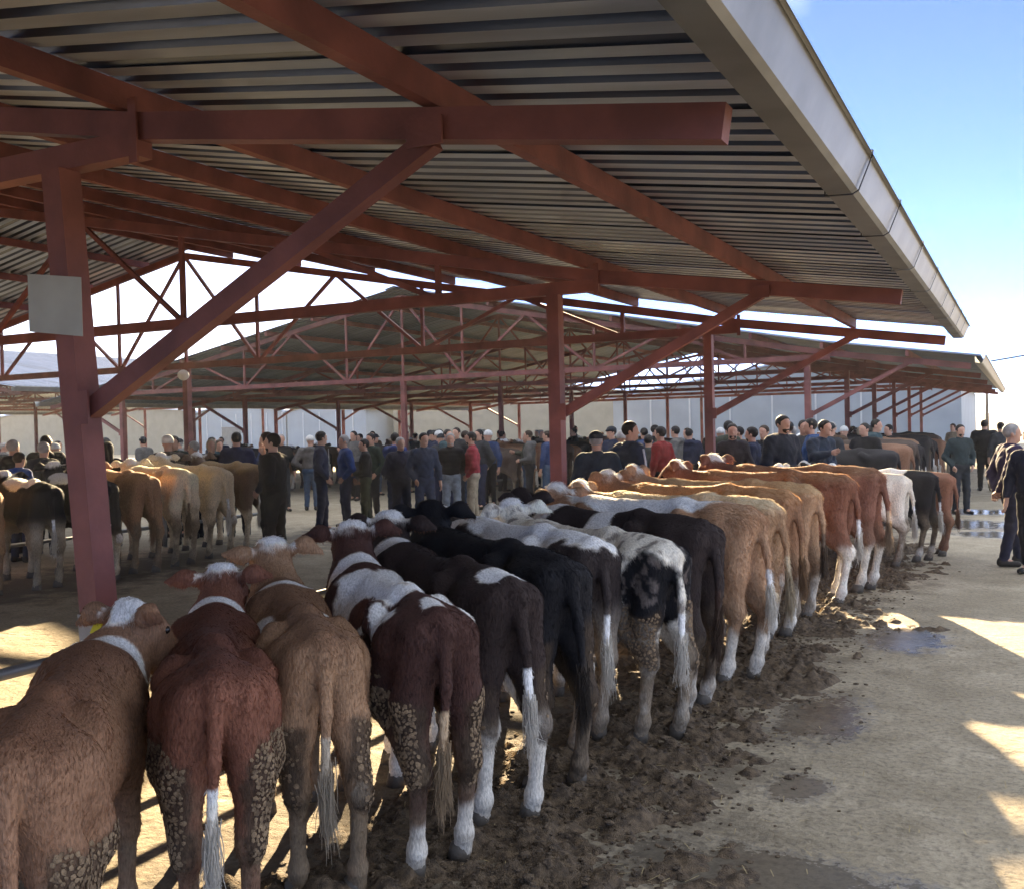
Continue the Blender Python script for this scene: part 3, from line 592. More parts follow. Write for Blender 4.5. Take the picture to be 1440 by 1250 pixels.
    if cake:   # plates of dried dung on the thighs
        cen = V[Q].mean(1); nf = N[Q].mean(1)
        def mkf(P, n): return (P[:, 0] < .38) & (P[:, 0] > -.17) & (P[:, 2] > .34) & (P[:, 2] < .82) & (np.abs(P[:, 1]) > .08) & (n[:, 0] < .3) & (P[:, 1]*n[:, 1] > .008)
        sc_ = fbm(cen*3.2, seed+70, 3)+.30*sstep(.80, .64, cen[:, 2])*sstep(.34, .46, cen[:, 2]); fi = np.where(mkf(cen, nf) & (sc_ > .60))[0]
        if len(fi):
            fi = r2.choice(fi, 9000); uv = r2.random((9000, 2)); q = Q[fi]
            lerp2 = lambda A: ((1-uv[:, :1])*((1-uv[:, 1:])*A[q[:, 0]]+uv[:, 1:]*A[q[:, 3]])+uv[:, :1]*((1-uv[:, 1:])*A[q[:, 1]]+uv[:, 1:]*A[q[:, 2]]))
            PP, NN = lerp2(V), lerp2(N); keep = []; cell = {}; mind = r2.choice((.013, .017, .022), 9000)
            for i in range(9000):
                kx = tuple(np.floor(PP[i]/.024).astype(int)); near = [jx for a in (-1, 0, 1) for b in (-1, 0, 1) for c in (-1, 0, 1) for jx in cell.get((kx[0]+a, kx[1]+b, kx[2]+c), ())]
                if near and np.min(((PP[near]-PP[i])**2).sum(1)) < mind[i]**2: continue
                cell.setdefault(kx, []).append(i); keep.append(i)
                if len(keep) >= cake: break
            k = np.array(keep); scatter_clods('mud_cake', PP[k]+NN[k]*.004, mind[k]*r2.uniform(.54, .72, len(k)), M_cake, None, None, root, NN[k], .38)
    return root
W_ = WHITE; SOCK = (WHITE, .42)
FR = 'front row of cattle tied along the rail'
front = [
 # pos, ang, scale, spec, label, head, opts
 ((-2.40, 1.76), 50, .93, dict(base=(.19, .105, .062), dorsal=(.10, .045, .025), socks=None, mud=.75, tail=(.35, .30, .24), spots=[((1.16, .08, .98), (.10, .12, .17), W_, .35)]), 'rust brown calf with white shoulder patch and yellow ear tag ending the row', (-.8, .02, .0), dict(tagc=('y', 1), fur=26000, cake=500, h=.0145, width=.96)),
 ((-2.44, 2.54), 46, .93, dict(base=(.135, .056, .035), dorsal=(.065, .024, .017), mud=.6, tail=W_, spots=[((1.26, 0, 1.02), (.07, .2, .14), W_, .3)]), 'dark red calf with bushy white tail and dung caked thighs', (-.3, .05, .06), dict(fur=28000, cake=1100, h=.0145, width=1.12)),
 ((-2.42, 3.08), 43, .95, dict(base=(.24, .145, .085), dorsal=(.12, .062, .036), belly=(.16, .10, .06), mud=.85, tail=(.42, .36, .28), spots=[((1.12, 0, 1.0), (.10, .22, .16), W_, .3), ((.62, .2, 1.0), (.16, .10, .10), W_, .4)]), 'light tan brown calf with fluffy white poll beside the dark red calf', (.05, .10, .05), dict(fur=26000, cake=250, h=.0145, width=1.08)),
 ((-2.14, 3.47), 40, .99, dict(base=(.060, .027, .021), dorsal=None, socks=(W_, .26), mud=.45, tail=(.34, .25, .16), spots=[((.72, .05, 1.04), (.45, .24, .17), W_, .5), ((.22, .16, 1.0), (.15, .06, .22), W_, .5), ((.62, .15, .98), (.12, .08, .10), (.075, .028, .02), .4), ((1.22, 0, .95), (.11, .3, .3), W_, .4), ((.05, .0, 1.08), (.10, .05, .06), W_, .4)]), 'dark brown and white patched calf with white hind legs and cracked dung plates', (-.2, .10, .05), dict(fur=26000, cake=900, h=.0145, width=1.04)),
 ((-2.10, 4.00), 34, 1.04, dict(base=(.030, .019, .017), mud=.4, tail=W_, socks=(W_, .50), spots=[((.03, .03, 1.08), (.09, .06, .08), W_, .4), ((1.2, 0, 1.0), (.10, .3, .3), W_, .4), ((.10, .12, .60), (.14, .10, .16), W_, .5), ((.04, .12, .50), (.05, .06, .09), BLACK, .3)]), 'chocolate brown calf with white legs and white tail tip next to the black calf', (-.4, .05, .04), dict(fur=22000, cake=40, h=.016, width=.97)),
 ((-2.06, 4.47), 32, 1.07, dict(base=BLACK, poll=None, mud=.55, tail=BLACK), 'solid black calf with muddy hind legs', (-.55, .04, .02), dict(fur=20000, cake=60, h=.016, width=.95)),
 ((-2.18, 5.18), 30, 1.08, dict(base=(.036, .027, .026), mud=.6, tail=W_, belly=(.42, .36, .29), spots=[((.55, .02, 1.08), (.66, .17, .13), W_, .45), ((.22, .14, 1.0), (.10, .07, .12), W_, .4), ((1.2, .08, .95), (.09, .2, .3), W_, .3)]), 'dark grey brown calf with a white back and white tail beyond the black calf', (.35, -.05, .04), dict(fur=18000, h=.017, width=.97)),
 ((-1.84, 5.42), 29, 1.05, dict(base=(.50, .47, .41), speck=(.12, .10, .09), mud=.95, tail=W_, spots=[((-.02, .05, .86), (.16, .20, .22), BLACK, .35)]), 'speckled white calf with black rump and mud coated legs', (-.1, .02, .0), dict(fur=20000, cake=500, h=.016, width=.97)),
 ((-1.83, 6.08), 22, 1.10, dict(base=(.028, .019, .018), poll=None, mud=.55, tail=DARKB, socks=(W_, .20), spots=[((.66, 0, .98), (.09, .4, .30), W_, .12), ((1.12, 0, 1.05), (.12, .2, .12), W_, .4)]), 'dark brown calf with a white band round its middle', (.1, .0, .02), dict(fur=16000, h=.017, width=.97)),
 ((-1.74, 6.86), 12, 1.12, dict(long=1.6, base=(.27, .165, .10), mud=.45, tail=W_, socks=(W_, .34), spots=[((.72, 0, 1.12), (.62, .17, .12), W_, .3)]), 'caramel bull calf with creamy white back and white lower legs', (-.25, -.02, .0), dict(fur=20000, h=.017, tagc=('o', -1), width=.96)),
 ((-1.77, 7.60), 10, 1.11, dict(long=1.6, base=(.29, .185, .11), dorsal=(.55, .47, .32), mud=.6, tail=(.45, .38, .27), socks=(W_, .42)), 'tan calf with curly pale hair on its back beside the caramel calf', (.3, -.02, .0), dict(fur=18000, h=.018, tagc=('o', -1))),
 ((-1.80, 8.36), 9, 1.13, dict(long=1.6, base=(.21, .115, .065), mud=.55, tail=(.22, .13, .07), socks=(W_, .40), dorsal=(.33, .19, .09)), 'mid brown calf with small white spots and white socks', (-.2, .0, .0), dict(fur=14000, h=.018)),
 ((-1.76, 9.10), 8, 1.13, dict(long=1.6, base=(.28, .175, .105), mud=.65, tail=(.10, .07, .05), socks=(W_, .40), dorsal=(.42, .30, .16)), 'sandy tan calf with a dark dirty tail', (.2, .02, .0), dict(fur=14000, h=.018, tagc=('o', -1))),
 ((-1.62, 10.20), 6, 1.16, dict(long=1.6, base=(.145, .064, .040), mud=.3, tail=W_, socks=(W_, .46), dorsal=(.26, .15, .08)), 'chestnut bull calf with white legs and white tail brush', (.1, -.01, .0), dict(fur=14000, h=.018)),
 ((-1.46, 11.05), 5, 1.18, dict(long=1.6, base=(.135, .062, .042), mud=.45, tail=(.30, .22, .15), socks=(W_, .45), dorsal=(.26, .15, .08)), 'reddish brown bull calf beyond the chestnut one with cream hocks', (-.3, .0, .0), dict(fur=12000, h=.018, tagc=('o', -1))),
 ((-1.36, 13.05), 8, 1.02, dict(base=(.52, .47, .40), mud=.85, tail=W_, spots=[((.1, .1, .92), (.10, .10, .12), (.30, .23, .17), .4)]), 'dirty white calf standing apart past the reddish brown ones', (0, 0, 0), dict(fur=5000, h=.022)),
 ((-1.10, 13.62), 8, 1.03, dict(base=BLACK, mud=.7, tail=W_, spots=[((.60, 0, 1.08), (.4, .2, .10), W_, .4)], socks=(W_, .2)), 'black and white calf between a dirty white and a brown calf', (0, 0, 0), dict(fur=5000, h=.022)),
 ((-.93, 14.30), 8, .98, dict(base=(.16, .070, .042), mud=.25, tail=(.12, .05, .03)), 'plain brown calf last of the small group past the front row', (0, 0, 0), dict(fur=5000, h=.022)),
]
for i, (pos, ang, sc, spec, lab, head, op) in enumerate(front):
    make_cow('cow', lab, pos, ang, sc, spec, FR, head=head, seed=100+i*7, tail_side=(-.03, .03, .02, .04, -.02)[i % 5], step=(.03, -.02, .045, -.04, .03, .02, -.05)[i % 7], **op)
OP = 'opposite cattle row'
opposite = [
 ((-10.75, 7.55), 22, 1.17, dict(base=(.28, .155, .08), mud=.6, tail=(.35, .2, .1), dorsal=(.38, .24, .12)), 'ginger cow beside the black and white cow in the opposite row'),
 ((-10.50, 8.20), 22, 1.16, dict(base=BLACK, mud=.6, tail=W_, belly=(.45, .38, .28), spots=[((.6, 0, 1.1), (.5, .2, .1), W_, .5)]), 'black and white cow with cream legs in the opposite row'),
 ((-10.35, 8.90), 20, 1.17, dict(base=BLACK, mud=.55, tail=W_, socks=(CREAM, .5), spots=[((1.0, 0, 1.1), (.4, .2, .1), W_, .4)]), 'black cow with white tail partly behind the near red column'),
 ((-10.40, 9.62), 20, 1.20, dict(base=(.22, .115, .062), mud=.9, tail=(.2, .1, .05), dorsal=(.38, .2, .09)), 'brown cow with darkly muddied thighs in the opposite row'),
 ((-10.45, 10.36), 18, 1.22, dict(base=CREAM, mud=.95, tail=(.12, .08, .05), spots=[((.02, .05, .97), (.07, .1, .08), BLACK, .3)]), 'cream cow with a black patch by its tail and muddy flank'),
 ((-10.55, 11.18), 18, 1.21, dict(base=(.52, .42, .28), mud=.65, tail=W_), 'pale cream cow with white tail in the opposite row'),
 ((-10.60, 11.98), 18, 1.22, dict(base=(.11, .070, .048), mud=.5, tail=W_, socks=(CREAM, .52), dorsal=(.42, .28, .12)), 'grey brown cow with cream legs next to the man in black'),
 ((-10.95, 6.70), 22, 1.15, dict(base=(.30, .15, .06), mud=.5, tail=(.3, .2, .1)), 'orange brown cow farthest from the man in black in the opposite row'),
]
for i, (pos, ang, sc, spec, lab) in enumerate(opposite):
    make_cow('cow', lab, pos, ang, sc, spec, OP, head=((-.3, .2, .0, .3)[i % 4], (.02, -.02, .05)[i % 3], 0), seed=300+i*9, fur=7000, h=.022, step=(.04, -.03, .05)[i % 3], tail_side=(.03, -.02)[i % 2])
# far rows: a handful of built animals, copied
protos = [make_cow('cow', 'dark cow', (0, 0), 0, 1.1, sp, 'far', h=.03, fur=0, seed=500+i, parts=True, head=(.1*(i-1), .02*i, 0)) for i, sp in enumerate((
    dict(base=(.055, .038, .030), mud=.6, tail=(.5, .45, .38)), dict(base=(.15, .085, .050), mud=.6, tail=W_), dict(base=BLACK, mud=.5, tail=W_, poll=None), dict(base=(.12, .06, .035), mud=.4, tail=(.3, .25, .2), socks=SOCK)))]
def copy_thing(src, pos, ang, sc, label, group):
    c = src.copy(); COL.objects.link(c); c.location = (pos[0], pos[1], 0); c.rotation_euler = (0, 0, math.pi-R_(ang)); c.scale = (sc, sc, sc); c['label'] = label; c['group'] = group
    for ch in src.children:
        d = ch.copy(); COL.objects.link(d); d.parent = c; d.matrix_parent_inverse = ch.matrix_parent_inverse.copy()
    return c
used = set()
def place(i, pos, ang, sc, label, group):
    if i not in used:
        used.add(i); s = protos[i]; s.location = (pos[0], pos[1], 0); s.rotation_euler = (0, 0, math.pi-R_(ang)); s.scale = (sc, sc, sc); s['label'] = label; s['group'] = group
    else: copy_thing(protos[i], pos, ang, sc, label, group)
kinds = ('dark grey brown', 'mid brown', 'black', 'reddish dark brown')
for k in range(18):
    i = (0, 1, 3, 1, 0, 3, 2, 0, 1, 2)[k % 10]
    place(i, (-11.3+rng.normal(0, .10), 22.4+k*.78), 12+rng.normal(0, 5), 1.18+rng.normal(0, .04), kinds[i]+' cow in the shaded row beyond the talking men', 'far shaded cattle row')
for k in range(20):
    i = (2, 0, 2, 3, 0)[k % 5]
    place(i, (-20.5+rng.normal(0, .15), 22.0+k*.95), 12+rng.normal(0, 6), 1.18+rng.normal(0, .04), kinds[i]+' cow in the farthest cattle row under the far shed', 'farthest cattle row')
for k in range(11):
    i = (2, 3, 0, 2, 1, 2, 0)[k % 7]
    place(i, (-1.9+rng.normal(0, .10), 18.2+k*.95), 4+rng.normal(0, 5), 1.25+rng.normal(0, .04), kinds[i]+' cow tied past the small group near the white warehouse', 'cattle row near the warehouse')
# ------------------------------------------------------------------ people
def cloth(name, c, rough=.85, var=.35, scale=14): return mat(name, c, rough, 0, var, scale, .35, 45, spec=.2)
M_skin = mat('skin', (.43, .245, .17), .5, 0, .18, 12, .05, 80)
M_shoe = cloth('dark_shoe', (.02, .018, .016), .5); M_sole = cloth('pale_trainer', (.55, .55, .56), .6)
HAIRC = dict(black=cloth('black_hair', (.016, .013, .012), .6), grey=cloth('grey_hair', (.30, .29, .28), .7), brown=cloth('brown_hair', (.035, .022, .014), .6), white=cloth('white_cap', (.60, .60, .58), .8))
CL_M = {}
def cm(c):
    c = tuple(c)
    if c not in CL_M: CL_M[c] = cloth('cloth_%d' % len(CL_M), c)
    return CL_M[c]
NAVY = (.020, .026, .055); BLK = (.011, .011, .013); BLUE = (.018, .045, .16); CHAR = (.030, .033, .038); DENIM = (.055, .085, .14); KHAKI = (.20, .165, .11); REDJ = (.26, .035, .045); OLIVE = (.05, .052, .03); BRN = (.09, .055, .035); GRYJ = (.11, .105, .10); LTROUS = (.33, .29, .22); MAROON = (.20, .018, .02); TEAL = (.03, .06, .07); LBLUE = (.09, .22, .5); BEIGE = (.36, .30, .22)
ARMS = dict(  # elbow and wrist for the left side (y>0), mirrored for the right
 down=((-.02, .27, 1.13), (.04, .285, .88)), pocket=((-.06, .285, 1.14), (.09, .20, .96)), behind=((-.13, .255, 1.13), (-.17, .06, .93)), front=((.0, .27, 1.12), (.22, .12, 1.08)),
 mouth=((.13, .23, 1.17), (.17, .06, 1.50)), fold=((.05, .27, 1.15), (.20, -.03, 1.20)), hip=((-.1, .34, 1.16), (.0, .19, 1.02)), point=((.14, .27, 1.24), (.36, .20, 1.30)))
def make_person(label, pos, h, face, jacket, trousers, hair='black', arms=('down', 'down'), group=None, res=.014, legs=0.0, hat=None, hood=None, beard=None, quilt=False, stripe=None, shoes=None, lean=0.0, bulk=1.0, look=0.0, zip_=None, scale_w=1.0):
    """face: heading in degrees counter-clockwise from +X; figure faces its local +x"""
    root = empty('person', (pos[0], pos[1], 0), R_(face)); tag(root, label, 'person', group); k = h/1.76; root.scale = (k*scale_w, k*scale_w, k)
    Bd, Jk, Tr, shoe_f, Hr = Field(), Field(), Field(), [], Field(); b = bulk; lx = lean
    sh = np.array([lx, 0, 0])
    def P(x, y, z): return (x+lx*max(0, (z-.95))/.55, y, z)
    # torso and head
    Bd.ell(P(0, 0, .98), (.105, .15, .13)).ell(P(0, 0, 1.25), (.105*b, .15, .22)).cone(P(-.01, 0, 1.43), P(.015, 0, 1.56), .062, .058, .04)
    cl, sl_ = math.cos(look), math.sin(look); hc = np.array(P(.02, 0, 1.645)); Rm = np.array([[cl, -sl_, 0], [sl_, cl, 0], [0, 0, 1]]); Hd = lambda x, y, z: hc+Rm@np.array([x, y, z])
    Bd.ell(Hd(0, 0, .025), (.096, .076, .095), .03, Rm.T).ell(Hd(.022, 0, -.045), (.068, .058, .075), .03, Rm.T).cone(Hd(.082, 0, .02), Hd(.105, 0, -.022), .010, .016, .012)
    Bd.ell(Hd(.075, 0, -.088), (.022, .026, .018), .02, Rm.T).cone(Hd(.083, .032, .028), Hd(.083, -.032, .028), .012, .012, .015).cone(Hd(.086, .018, -.058), Hd(.086, -.018, -.058), .009, .009, .006)
    for s in (1, -1):
        Bd.ell(Hd(-.008, s*.079, -.005), (.022, .012, .032), .008, Rm.T)
        hip, kn, an = (0, s*.085, .93), (legs*s*.5+.02, s*.105, .50), (legs*s-.01, s*.115, .10)
        Bd.cone(hip, kn, .072, .05, .03).cone(kn, an, .048, .034, .02).cone(an, (an[0]+.12, an[1]+s*.02, .04), .034, .03, .02)
        Tr.cone(hip, kn, .098*b, .072, .05).cone(kn, (an[0]-.005, an[1], .085), .072, .058, .03)
        fs = Field(); fs.cone((an[0]-.04, an[1], .05), (an[0]+.16, an[1]+s*.03, .038), .046, .036, .03).ell((an[0]-.02, an[1], .085), (.055, .042, .05), .03); shoe_f.append(fs)
        am = ARMS[arms[0 if s > 0 else 1]]; S0 = np.array(P(-.01, s*.175*b, 1.415)); E = np.array(P(am[0][0], s*am[0][1]*(.5+.5*b), am[0][2])); Wr = np.array(P(am[1][0], s*am[1][1], am[1][2]))
        Bd.cone(S0, E, .046, .038, .03).cone(E, Wr, .038, .026, .02); Jk.cone(S0, E, .078*b, .062*b, .05).cone(E, E+(Wr-E)*.93, .062*b, .047, .03)
        # hand: palm, four bent fingers, thumb from the side of the palm
        d = (Wr-E)/np.linalg.norm(Wr-E); sd = np.cross(d, [0, s*1., 0.2]); sd /= np.linalg.norm(sd); nn = np.cross(d, sd)
        pc = Wr+d*.055; Bd.cone(Wr, pc-sd*.012, .024, .026, .015).cone(Wr+sd*.006, pc+sd*.018, .02, .02, .012)
        for fi, (o_, ln) in enumerate(((-.033, .062), (-.011, .075), (.011, .080), (.033, .072))):
            r0 = pc+d*.022+sd*o_; r1 = r0+d*ln*.55+nn*.008*s; r2 = r1+d*ln*.35+nn*.026*s; Bd.cone(r0, r1, .0105, .0095, .006).cone(r1, r2, .0095, .008, .004)
        t0 = Wr+d*.02+sd*.026; t1 = t0+d*.035+sd*.028+nn*.012*s; Bd.cone(t0, t1, .013, .011, .008).cone(t1, t1+d*.03, .011, .009, .005)
    Tr.ell((0, 0, .96), (.130*b, .165*b, .12), .05)
    Jk.ell(P(.0, 0, 1.28), (.135*b, .185*b, .215), .06).ell(P(.005, 0, 1.06), (.135*b, .172*b, .17), .06).cone(P(-.01, .13*b, 1.43), P(-.01, -.13*b, 1.43), .07, .07, .07).cone(P(-.012, 0, 1.46), P(-.004, 0, 1.505), .082, .075, .03)
    if hood == 'down': Jk.ell(P(-.10, 0, 1.46), (.075, .12, .07), .05)
    jq = (lambda X, Y, Z: .010*np.abs(np.sin(Z*math.pi/.085))-.004+0*X+0*Y) if quilt else (lambda X, Y, Z: .006*np.sin(Z*34+X*22+np.sin(Y*25)*2)*np.sin(Y*30+Z*9))
    def part(name, F, m, clip=None, quilt=None, smooth=1, r=res, parent=None):
        V, Q = F.mesh(r, clip, smooth, quilt)
        if len(Q): return add(name, fast_mesh(name, V, Q), parent or root, m)
    part('body', Bd, M_skin, r=min(res, .0125))
    jk = part('jacket', Jk, cm(jacket), lambda X, Y, Z: np.maximum((.925-Z), 0*X+0*Y+(Z-1.53)), jq)
    part('trousers', Tr, cm(trousers), lambda X, Y, Z: np.maximum(.075-Z, 0*X+0*Y+Z-1.03), lambda X, Y, Z: .006*np.sin(Z*40+Y*30)*np.sin(X*26+Z*11))
    for fs in shoe_f: part('shoe', fs, shoes or M_shoe, lambda X, Y, Z: (.004-Z)+0*X+0*Y)
    Hr.ell(Hd(-.008, 0, .034), (.106, .087, .100), .02, Rm.T)
    # hair cap cut away at the face, or a hat, or a raised hood
    def hair_clip(X, Y, Z):
        x, y, z = X-hc[0], Y-hc[1], Z-hc[2]; xx, zz = cl*x+sl_*y, z; return np.maximum(xx-.035-.35*np.maximum(zz-.04, 0)*3, -(zz+.055+.5*np.minimum(xx, 0)*-.6))
    if hood == 'up':
        Hq = Field(); Hq.ell(Hd(-.015, 0, .02), (.118, .105, .125), .03, Rm.T).cone(Hd(-.06, 0, -.06), P(-.05, 0, 1.48), .10, .11, .05)
        part('hood', Hq, cm(jacket), lambda X, Y, Z: (cl*(X-hc[0])+sl_*(Y-hc[1])-.055)+0*Z)
    elif hat == 'cap':
        part('hair', Hr, HAIRC[hair], hair_clip); Hc = Field(); Hc.ell(Hd(-.006, 0, .058), (.112, .094, .085), .02, Rm.T).ell(Hd(.11, 0, .045), (.06, .07, .012), .02, Rm.T)
        part('cap', Hc, cm(CHAR), lambda X, Y, Z: (hc[2]+.03-Z)+0*X+0*Y)
    elif hat == 'beanie':
        Hc = Field(); Hc.ell(Hd(-.01, 0, .045), (.115, .095, .105), .02, Rm.T); part('knit_cap', Hc, HAIRC['white'], lambda X, Y, Z: (hc[2]+.012-Z)+0*X+0*Y)
    elif hat == 'scarf':
        Hc = Field(); Hc.ell(Hd(-.012, 0, .02), (.112, .096, .122), .02, Rm.T); part('headscarf', Hc, cm(BEIGE), lambda X, Y, Z: (cl*(X-hc[0])+sl_*(Y-hc[1])-.05)+0*Z)
    else: part('hair', Hr, HAIRC[hair], hair_clip)
    if beard:
        Hb = Field(); Hb.ell(Hd(.030, 0, -.062), (.067, .057, .062), .02, Rm.T); part('beard', Hb, HAIRC[beard], lambda X, Y, Z: np.maximum(Z-(hc[2]-.056), -(cl*(X-hc[0])+sl_*(Y-hc[1])-.005)))
    if stripe:   # pale piping down the sleeve
        for s in (1, -1):
            am = ARMS[arms[0 if s > 0 else 1]]; a = np.array(P(-.01, s*(.175*b+.075*b), 1.43)); e = np.array(P(am[0][0], s*(am[0][1]+.062*b), am[0][2])); V, Fc = tube([a, (a+e)/2+np.array([0, s*.012, 0]), e], .014, 6); add('sleeve_stripe', pymesh('sleeve_stripe', V, Fc, True), jk, cm(stripe))
    if zip_: V, Fc = tube([P(.137*b, 0, 1.47), P(.142*b, 0, 1.28), P(.145*b, 0, 1.0)], .007, 6); add('zip', pymesh('zip', V, Fc, True), jk, cm(zip_))
    return root
G1, G2, G3, G4 = 'men talking between the cattle rows', 'onlookers behind the opposite row', 'onlookers behind the front row', 'people in the far yard'
PEOPLE = [
 # label, pos, height, heading, jacket, trousers, options
 ('man in black holding his hand to his mouth beside the opposite cattle row', (-8.92, 10.50), 1.80, 195, BLK, BLK, dict(arms=('hip', 'mouth'), beard='black', res=.011, bulk=1.12, legs=.04, look=.15, zip_=(.10, .10, .10))),
 ('man half hidden behind the man in black, dark hair', (-9.75, 11.35), 1.82, 200, CHAR, BLK, dict(arms=('pocket', 'pocket'), hair='brown')),
 ('man in navy tracksuit with a white shoulder mark and white trainers', (-11.36, 14.64), 1.82, 40, NAVY, NAVY, dict(arms=('pocket', 'pocket'), shoes=M_sole, look=.4, group=G1, zip_=(.5, .5, .5), legs=.06)),
 ('grey haired man in bright blue jumper facing the man in navy tracksuit', (-11.45, 15.50), 1.74, 230, BLUE, NAVY, dict(hair='grey', arms=('pocket', 'behind'), group=G1, bulk=1.1)),
 ('man in dark green jacket standing behind the grey haired man in blue', (-11.75, 16.8), 1.76, 260, (.02, .035, .028), BLK, dict(arms=('pocket', 'down'), group=G1)),
 ('young man in black jacket and olive trousers looking down', (-11.11, 15.67), 1.66, 215, BLK, OLIVE, dict(arms=('front', 'front'), group=G1, look=.2, legs=.05)),
 ('man in royal blue hooded jacket with his back turned', (-11.28, 16.95), 1.76, 110, (.022, .04, .14), NAVY, dict(hood='down', arms=('front', 'front'), group=G1)),
 ('grey haired man in long navy coat with hands behind his back', (-9.96, 15.13), 1.68, 330, (.018, .02, .04), (.014, .016, .03), dict(hair='grey', arms=('behind', 'behind'), bulk=1.1, group=G1, legs=.04)),
 ('dark haired man in blue denim shirt jacket turning toward the front row', (-9.38, 15.0), 1.75, 320, (.030, .042, .075), (.03, .045, .09), dict(arms=('down', 'pocket'), group=G1, look=.15, legs=.05)),
 ('bearded man in black striped jumper and pale jeans', (-9.45, 16.05), 1.73, 300, BLK, (.22, .27, .33), dict(hair='grey', beard='grey', arms=('behind', 'behind'), quilt=True, group=G1)),
 ('man in red quilted jacket and beige trousers', (-9.16, 16.35), 1.74, 205, REDJ, LTROUS, dict(arms=('pocket', 'front'), quilt=True, bulk=1.12, beard='black', group=G1, legs=.04)),
 ('man in brown hooded coat behind the cream cow', (-12.55, 12.15), 1.80, 150, (.085, .065, .055), BLK, dict(hood='down', hat='beanie', group=G2, bulk=1.1)),
 ('grey haired man in dark jacket beside the child in blue', (-13.6, 10.60), 1.76, 120, CHAR, BLK, dict(hair='grey', group=G2)),
 ('child in bright blue jacket among the onlookers', (-13.22, 9.88), 1.62, 100, (.02, .07, .32), NAVY, dict(hair='brown', group=G2)),
 ('man in black padded jacket standing behind the black and white cow', (-14.75, 11.55), 1.86, 140, BLK, BLK, dict(hair='black', hood='down', group=G2, bulk=1.15)),
 ('man in dark coat at the end of the onlookers beside the child in blue', (-14.35, 10.62), 1.80, 100, BLK, BLK, dict(hair='grey', hood='down', group=G2)),
 ('man in blue fleece peering past the near red column', (-14.54, 12.4), 1.74, 320, (.03, .06, .18), BLK, dict(hair='brown', group=G2)),
 ('person in black with hood up behind the brown cow', (-13.4, 11.65), 1.72, 130, BLK, BLK, dict(hood='up', group=G2)),
 ('man in dark green coat behind the pale cream cow', (-13.57, 13.29), 1.80, 300, (.022, .03, .026), BLK, dict(hair='black', group=G2)),
 ('bald grey man in grey jacket behind the opposite row', (-13.0, 13.2), 1.70, 200, GRYJ, BLK, dict(hair='grey', group=G2)),
 ('woman in beige headscarf behind the pale cream cow', (-12.75, 13.35), 1.72, 310, BLK, BLK, dict(hat='scarf', group=G2)),
 ('man in navy coat with his back turned behind the grey brown cow', (-12.35, 13.55), 1.84, 140, (.02, .024, .06), BLK, dict(group=G2, bulk=1.12)),
 ('man in flat cap and dark blue padded jacket behind the tan calves', (-4.78, 11.75), 1.72, 130, (.022, .034, .050), BLK, dict(hat='cap', hair='grey', bulk=1.18, group=G3, look=-.5, res=.012)),
 ('man in quilted grey blue jacket with white sleeve stripe', (-4.62, 12.5), 1.84, 60, (.035, .048, .075), NAVY, dict(quilt=True, stripe=(.7, .74, .8), bulk=1.1, group=G3, look=-.7, res=.012)),
 ('person in pale knitted cap behind the man with the white sleeve stripe', (-5.75, 15.2), 1.70, 90, CHAR, BLK, dict(hat='beanie', group=G3)),
 ('dark haired man in maroon red jacket looking away', (-5.45, 16.30), 1.76, 165, MAROON, BLK, dict(beard='black', group=G3, arms=('down', 'pocket'))),
 ('short man in grey fleece beside the man in maroon red', (-6.0, 17.2), 1.62, 90, (.05, .055, .05), BLK, dict(group=G3)),
 ('bearded man in black jacket next to a red column by the front row', (-4.05, 15.6), 1.78, 290, (.03, .028, .035), BLK, dict(beard='black', group=G3, arms=('front', 'front'))),
 ('man in navy jacket in profile left of the hooded coat man', (-3.85, 16.1), 1.72, 180, NAVY, BLK, dict(beard='black', group=G3)),
 ('man in dark coat just behind the navy jacket man in profile', (-4.0, 17.6), 1.74, 250, BLK, BLK, dict(hair='brown', group=G3)),
 ('tall bearded man in black hooded coat standing over the chestnut calves', (-3.12, 14.85), 1.88, 330, (.016, .020, .032), BLK, dict(hood='down', beard='brown', bulk=1.18, group=G3, res=.012, look=-.1, scale_w=1.05)),
 ('man in bright blue hooded jacket behind a bent man in dark blue', (-3.0, 16.5), 1.83, 200, (.02, .06, .17), BLK, dict(hood='down', group=G3, bulk=1.1)),
 ('man in dark blue coat leaning forward over the front row', (-2.80, 15.75), 1.80, 330, (.020, .032, .055), BLK, dict(lean=.12, arms=('front', 'point'), group=G3, bulk=1.15)),
 ('man in dark jacket walking with hands behind his back past the calves', (-.12, 13.5), 1.70, 20, (.040, .026, .058), (.018, .020, .042), dict(hair='grey', arms=('behind', 'behind'), bulk=1.2, legs=.13, res=.011, look=-.2)),
 ('person in black walking beside the man with hands behind his back', (.10, 12.75), 1.66, 250, (.014, .016, .03), (.012, .014, .022), dict(legs=.12, res=.012)),
 ('man in dark green work jacket standing in the open yard', (-1.02, 20.4), 1.66, 300, (.020, .034, .038), (.02, .024, .03), dict(arms=('pocket', 'pocket'), beard='black', group=G4)),
 ('broad man in black seen from behind in the open yard', (-.80, 27.0), 1.72, 95, BLK, BLK, dict(bulk=1.25, group=G4, legs=.06)),
 ('man in dark jacket beside the broad man in black', (-.42, 25.8), 1.66, 110, CHAR, BLK, dict(group=G4, legs=.05)),
]
for (lab, pos, h, fa, jk, tr, op) in PEOPLE: make_person(lab, pos, h, fa, jk, tr, **op)
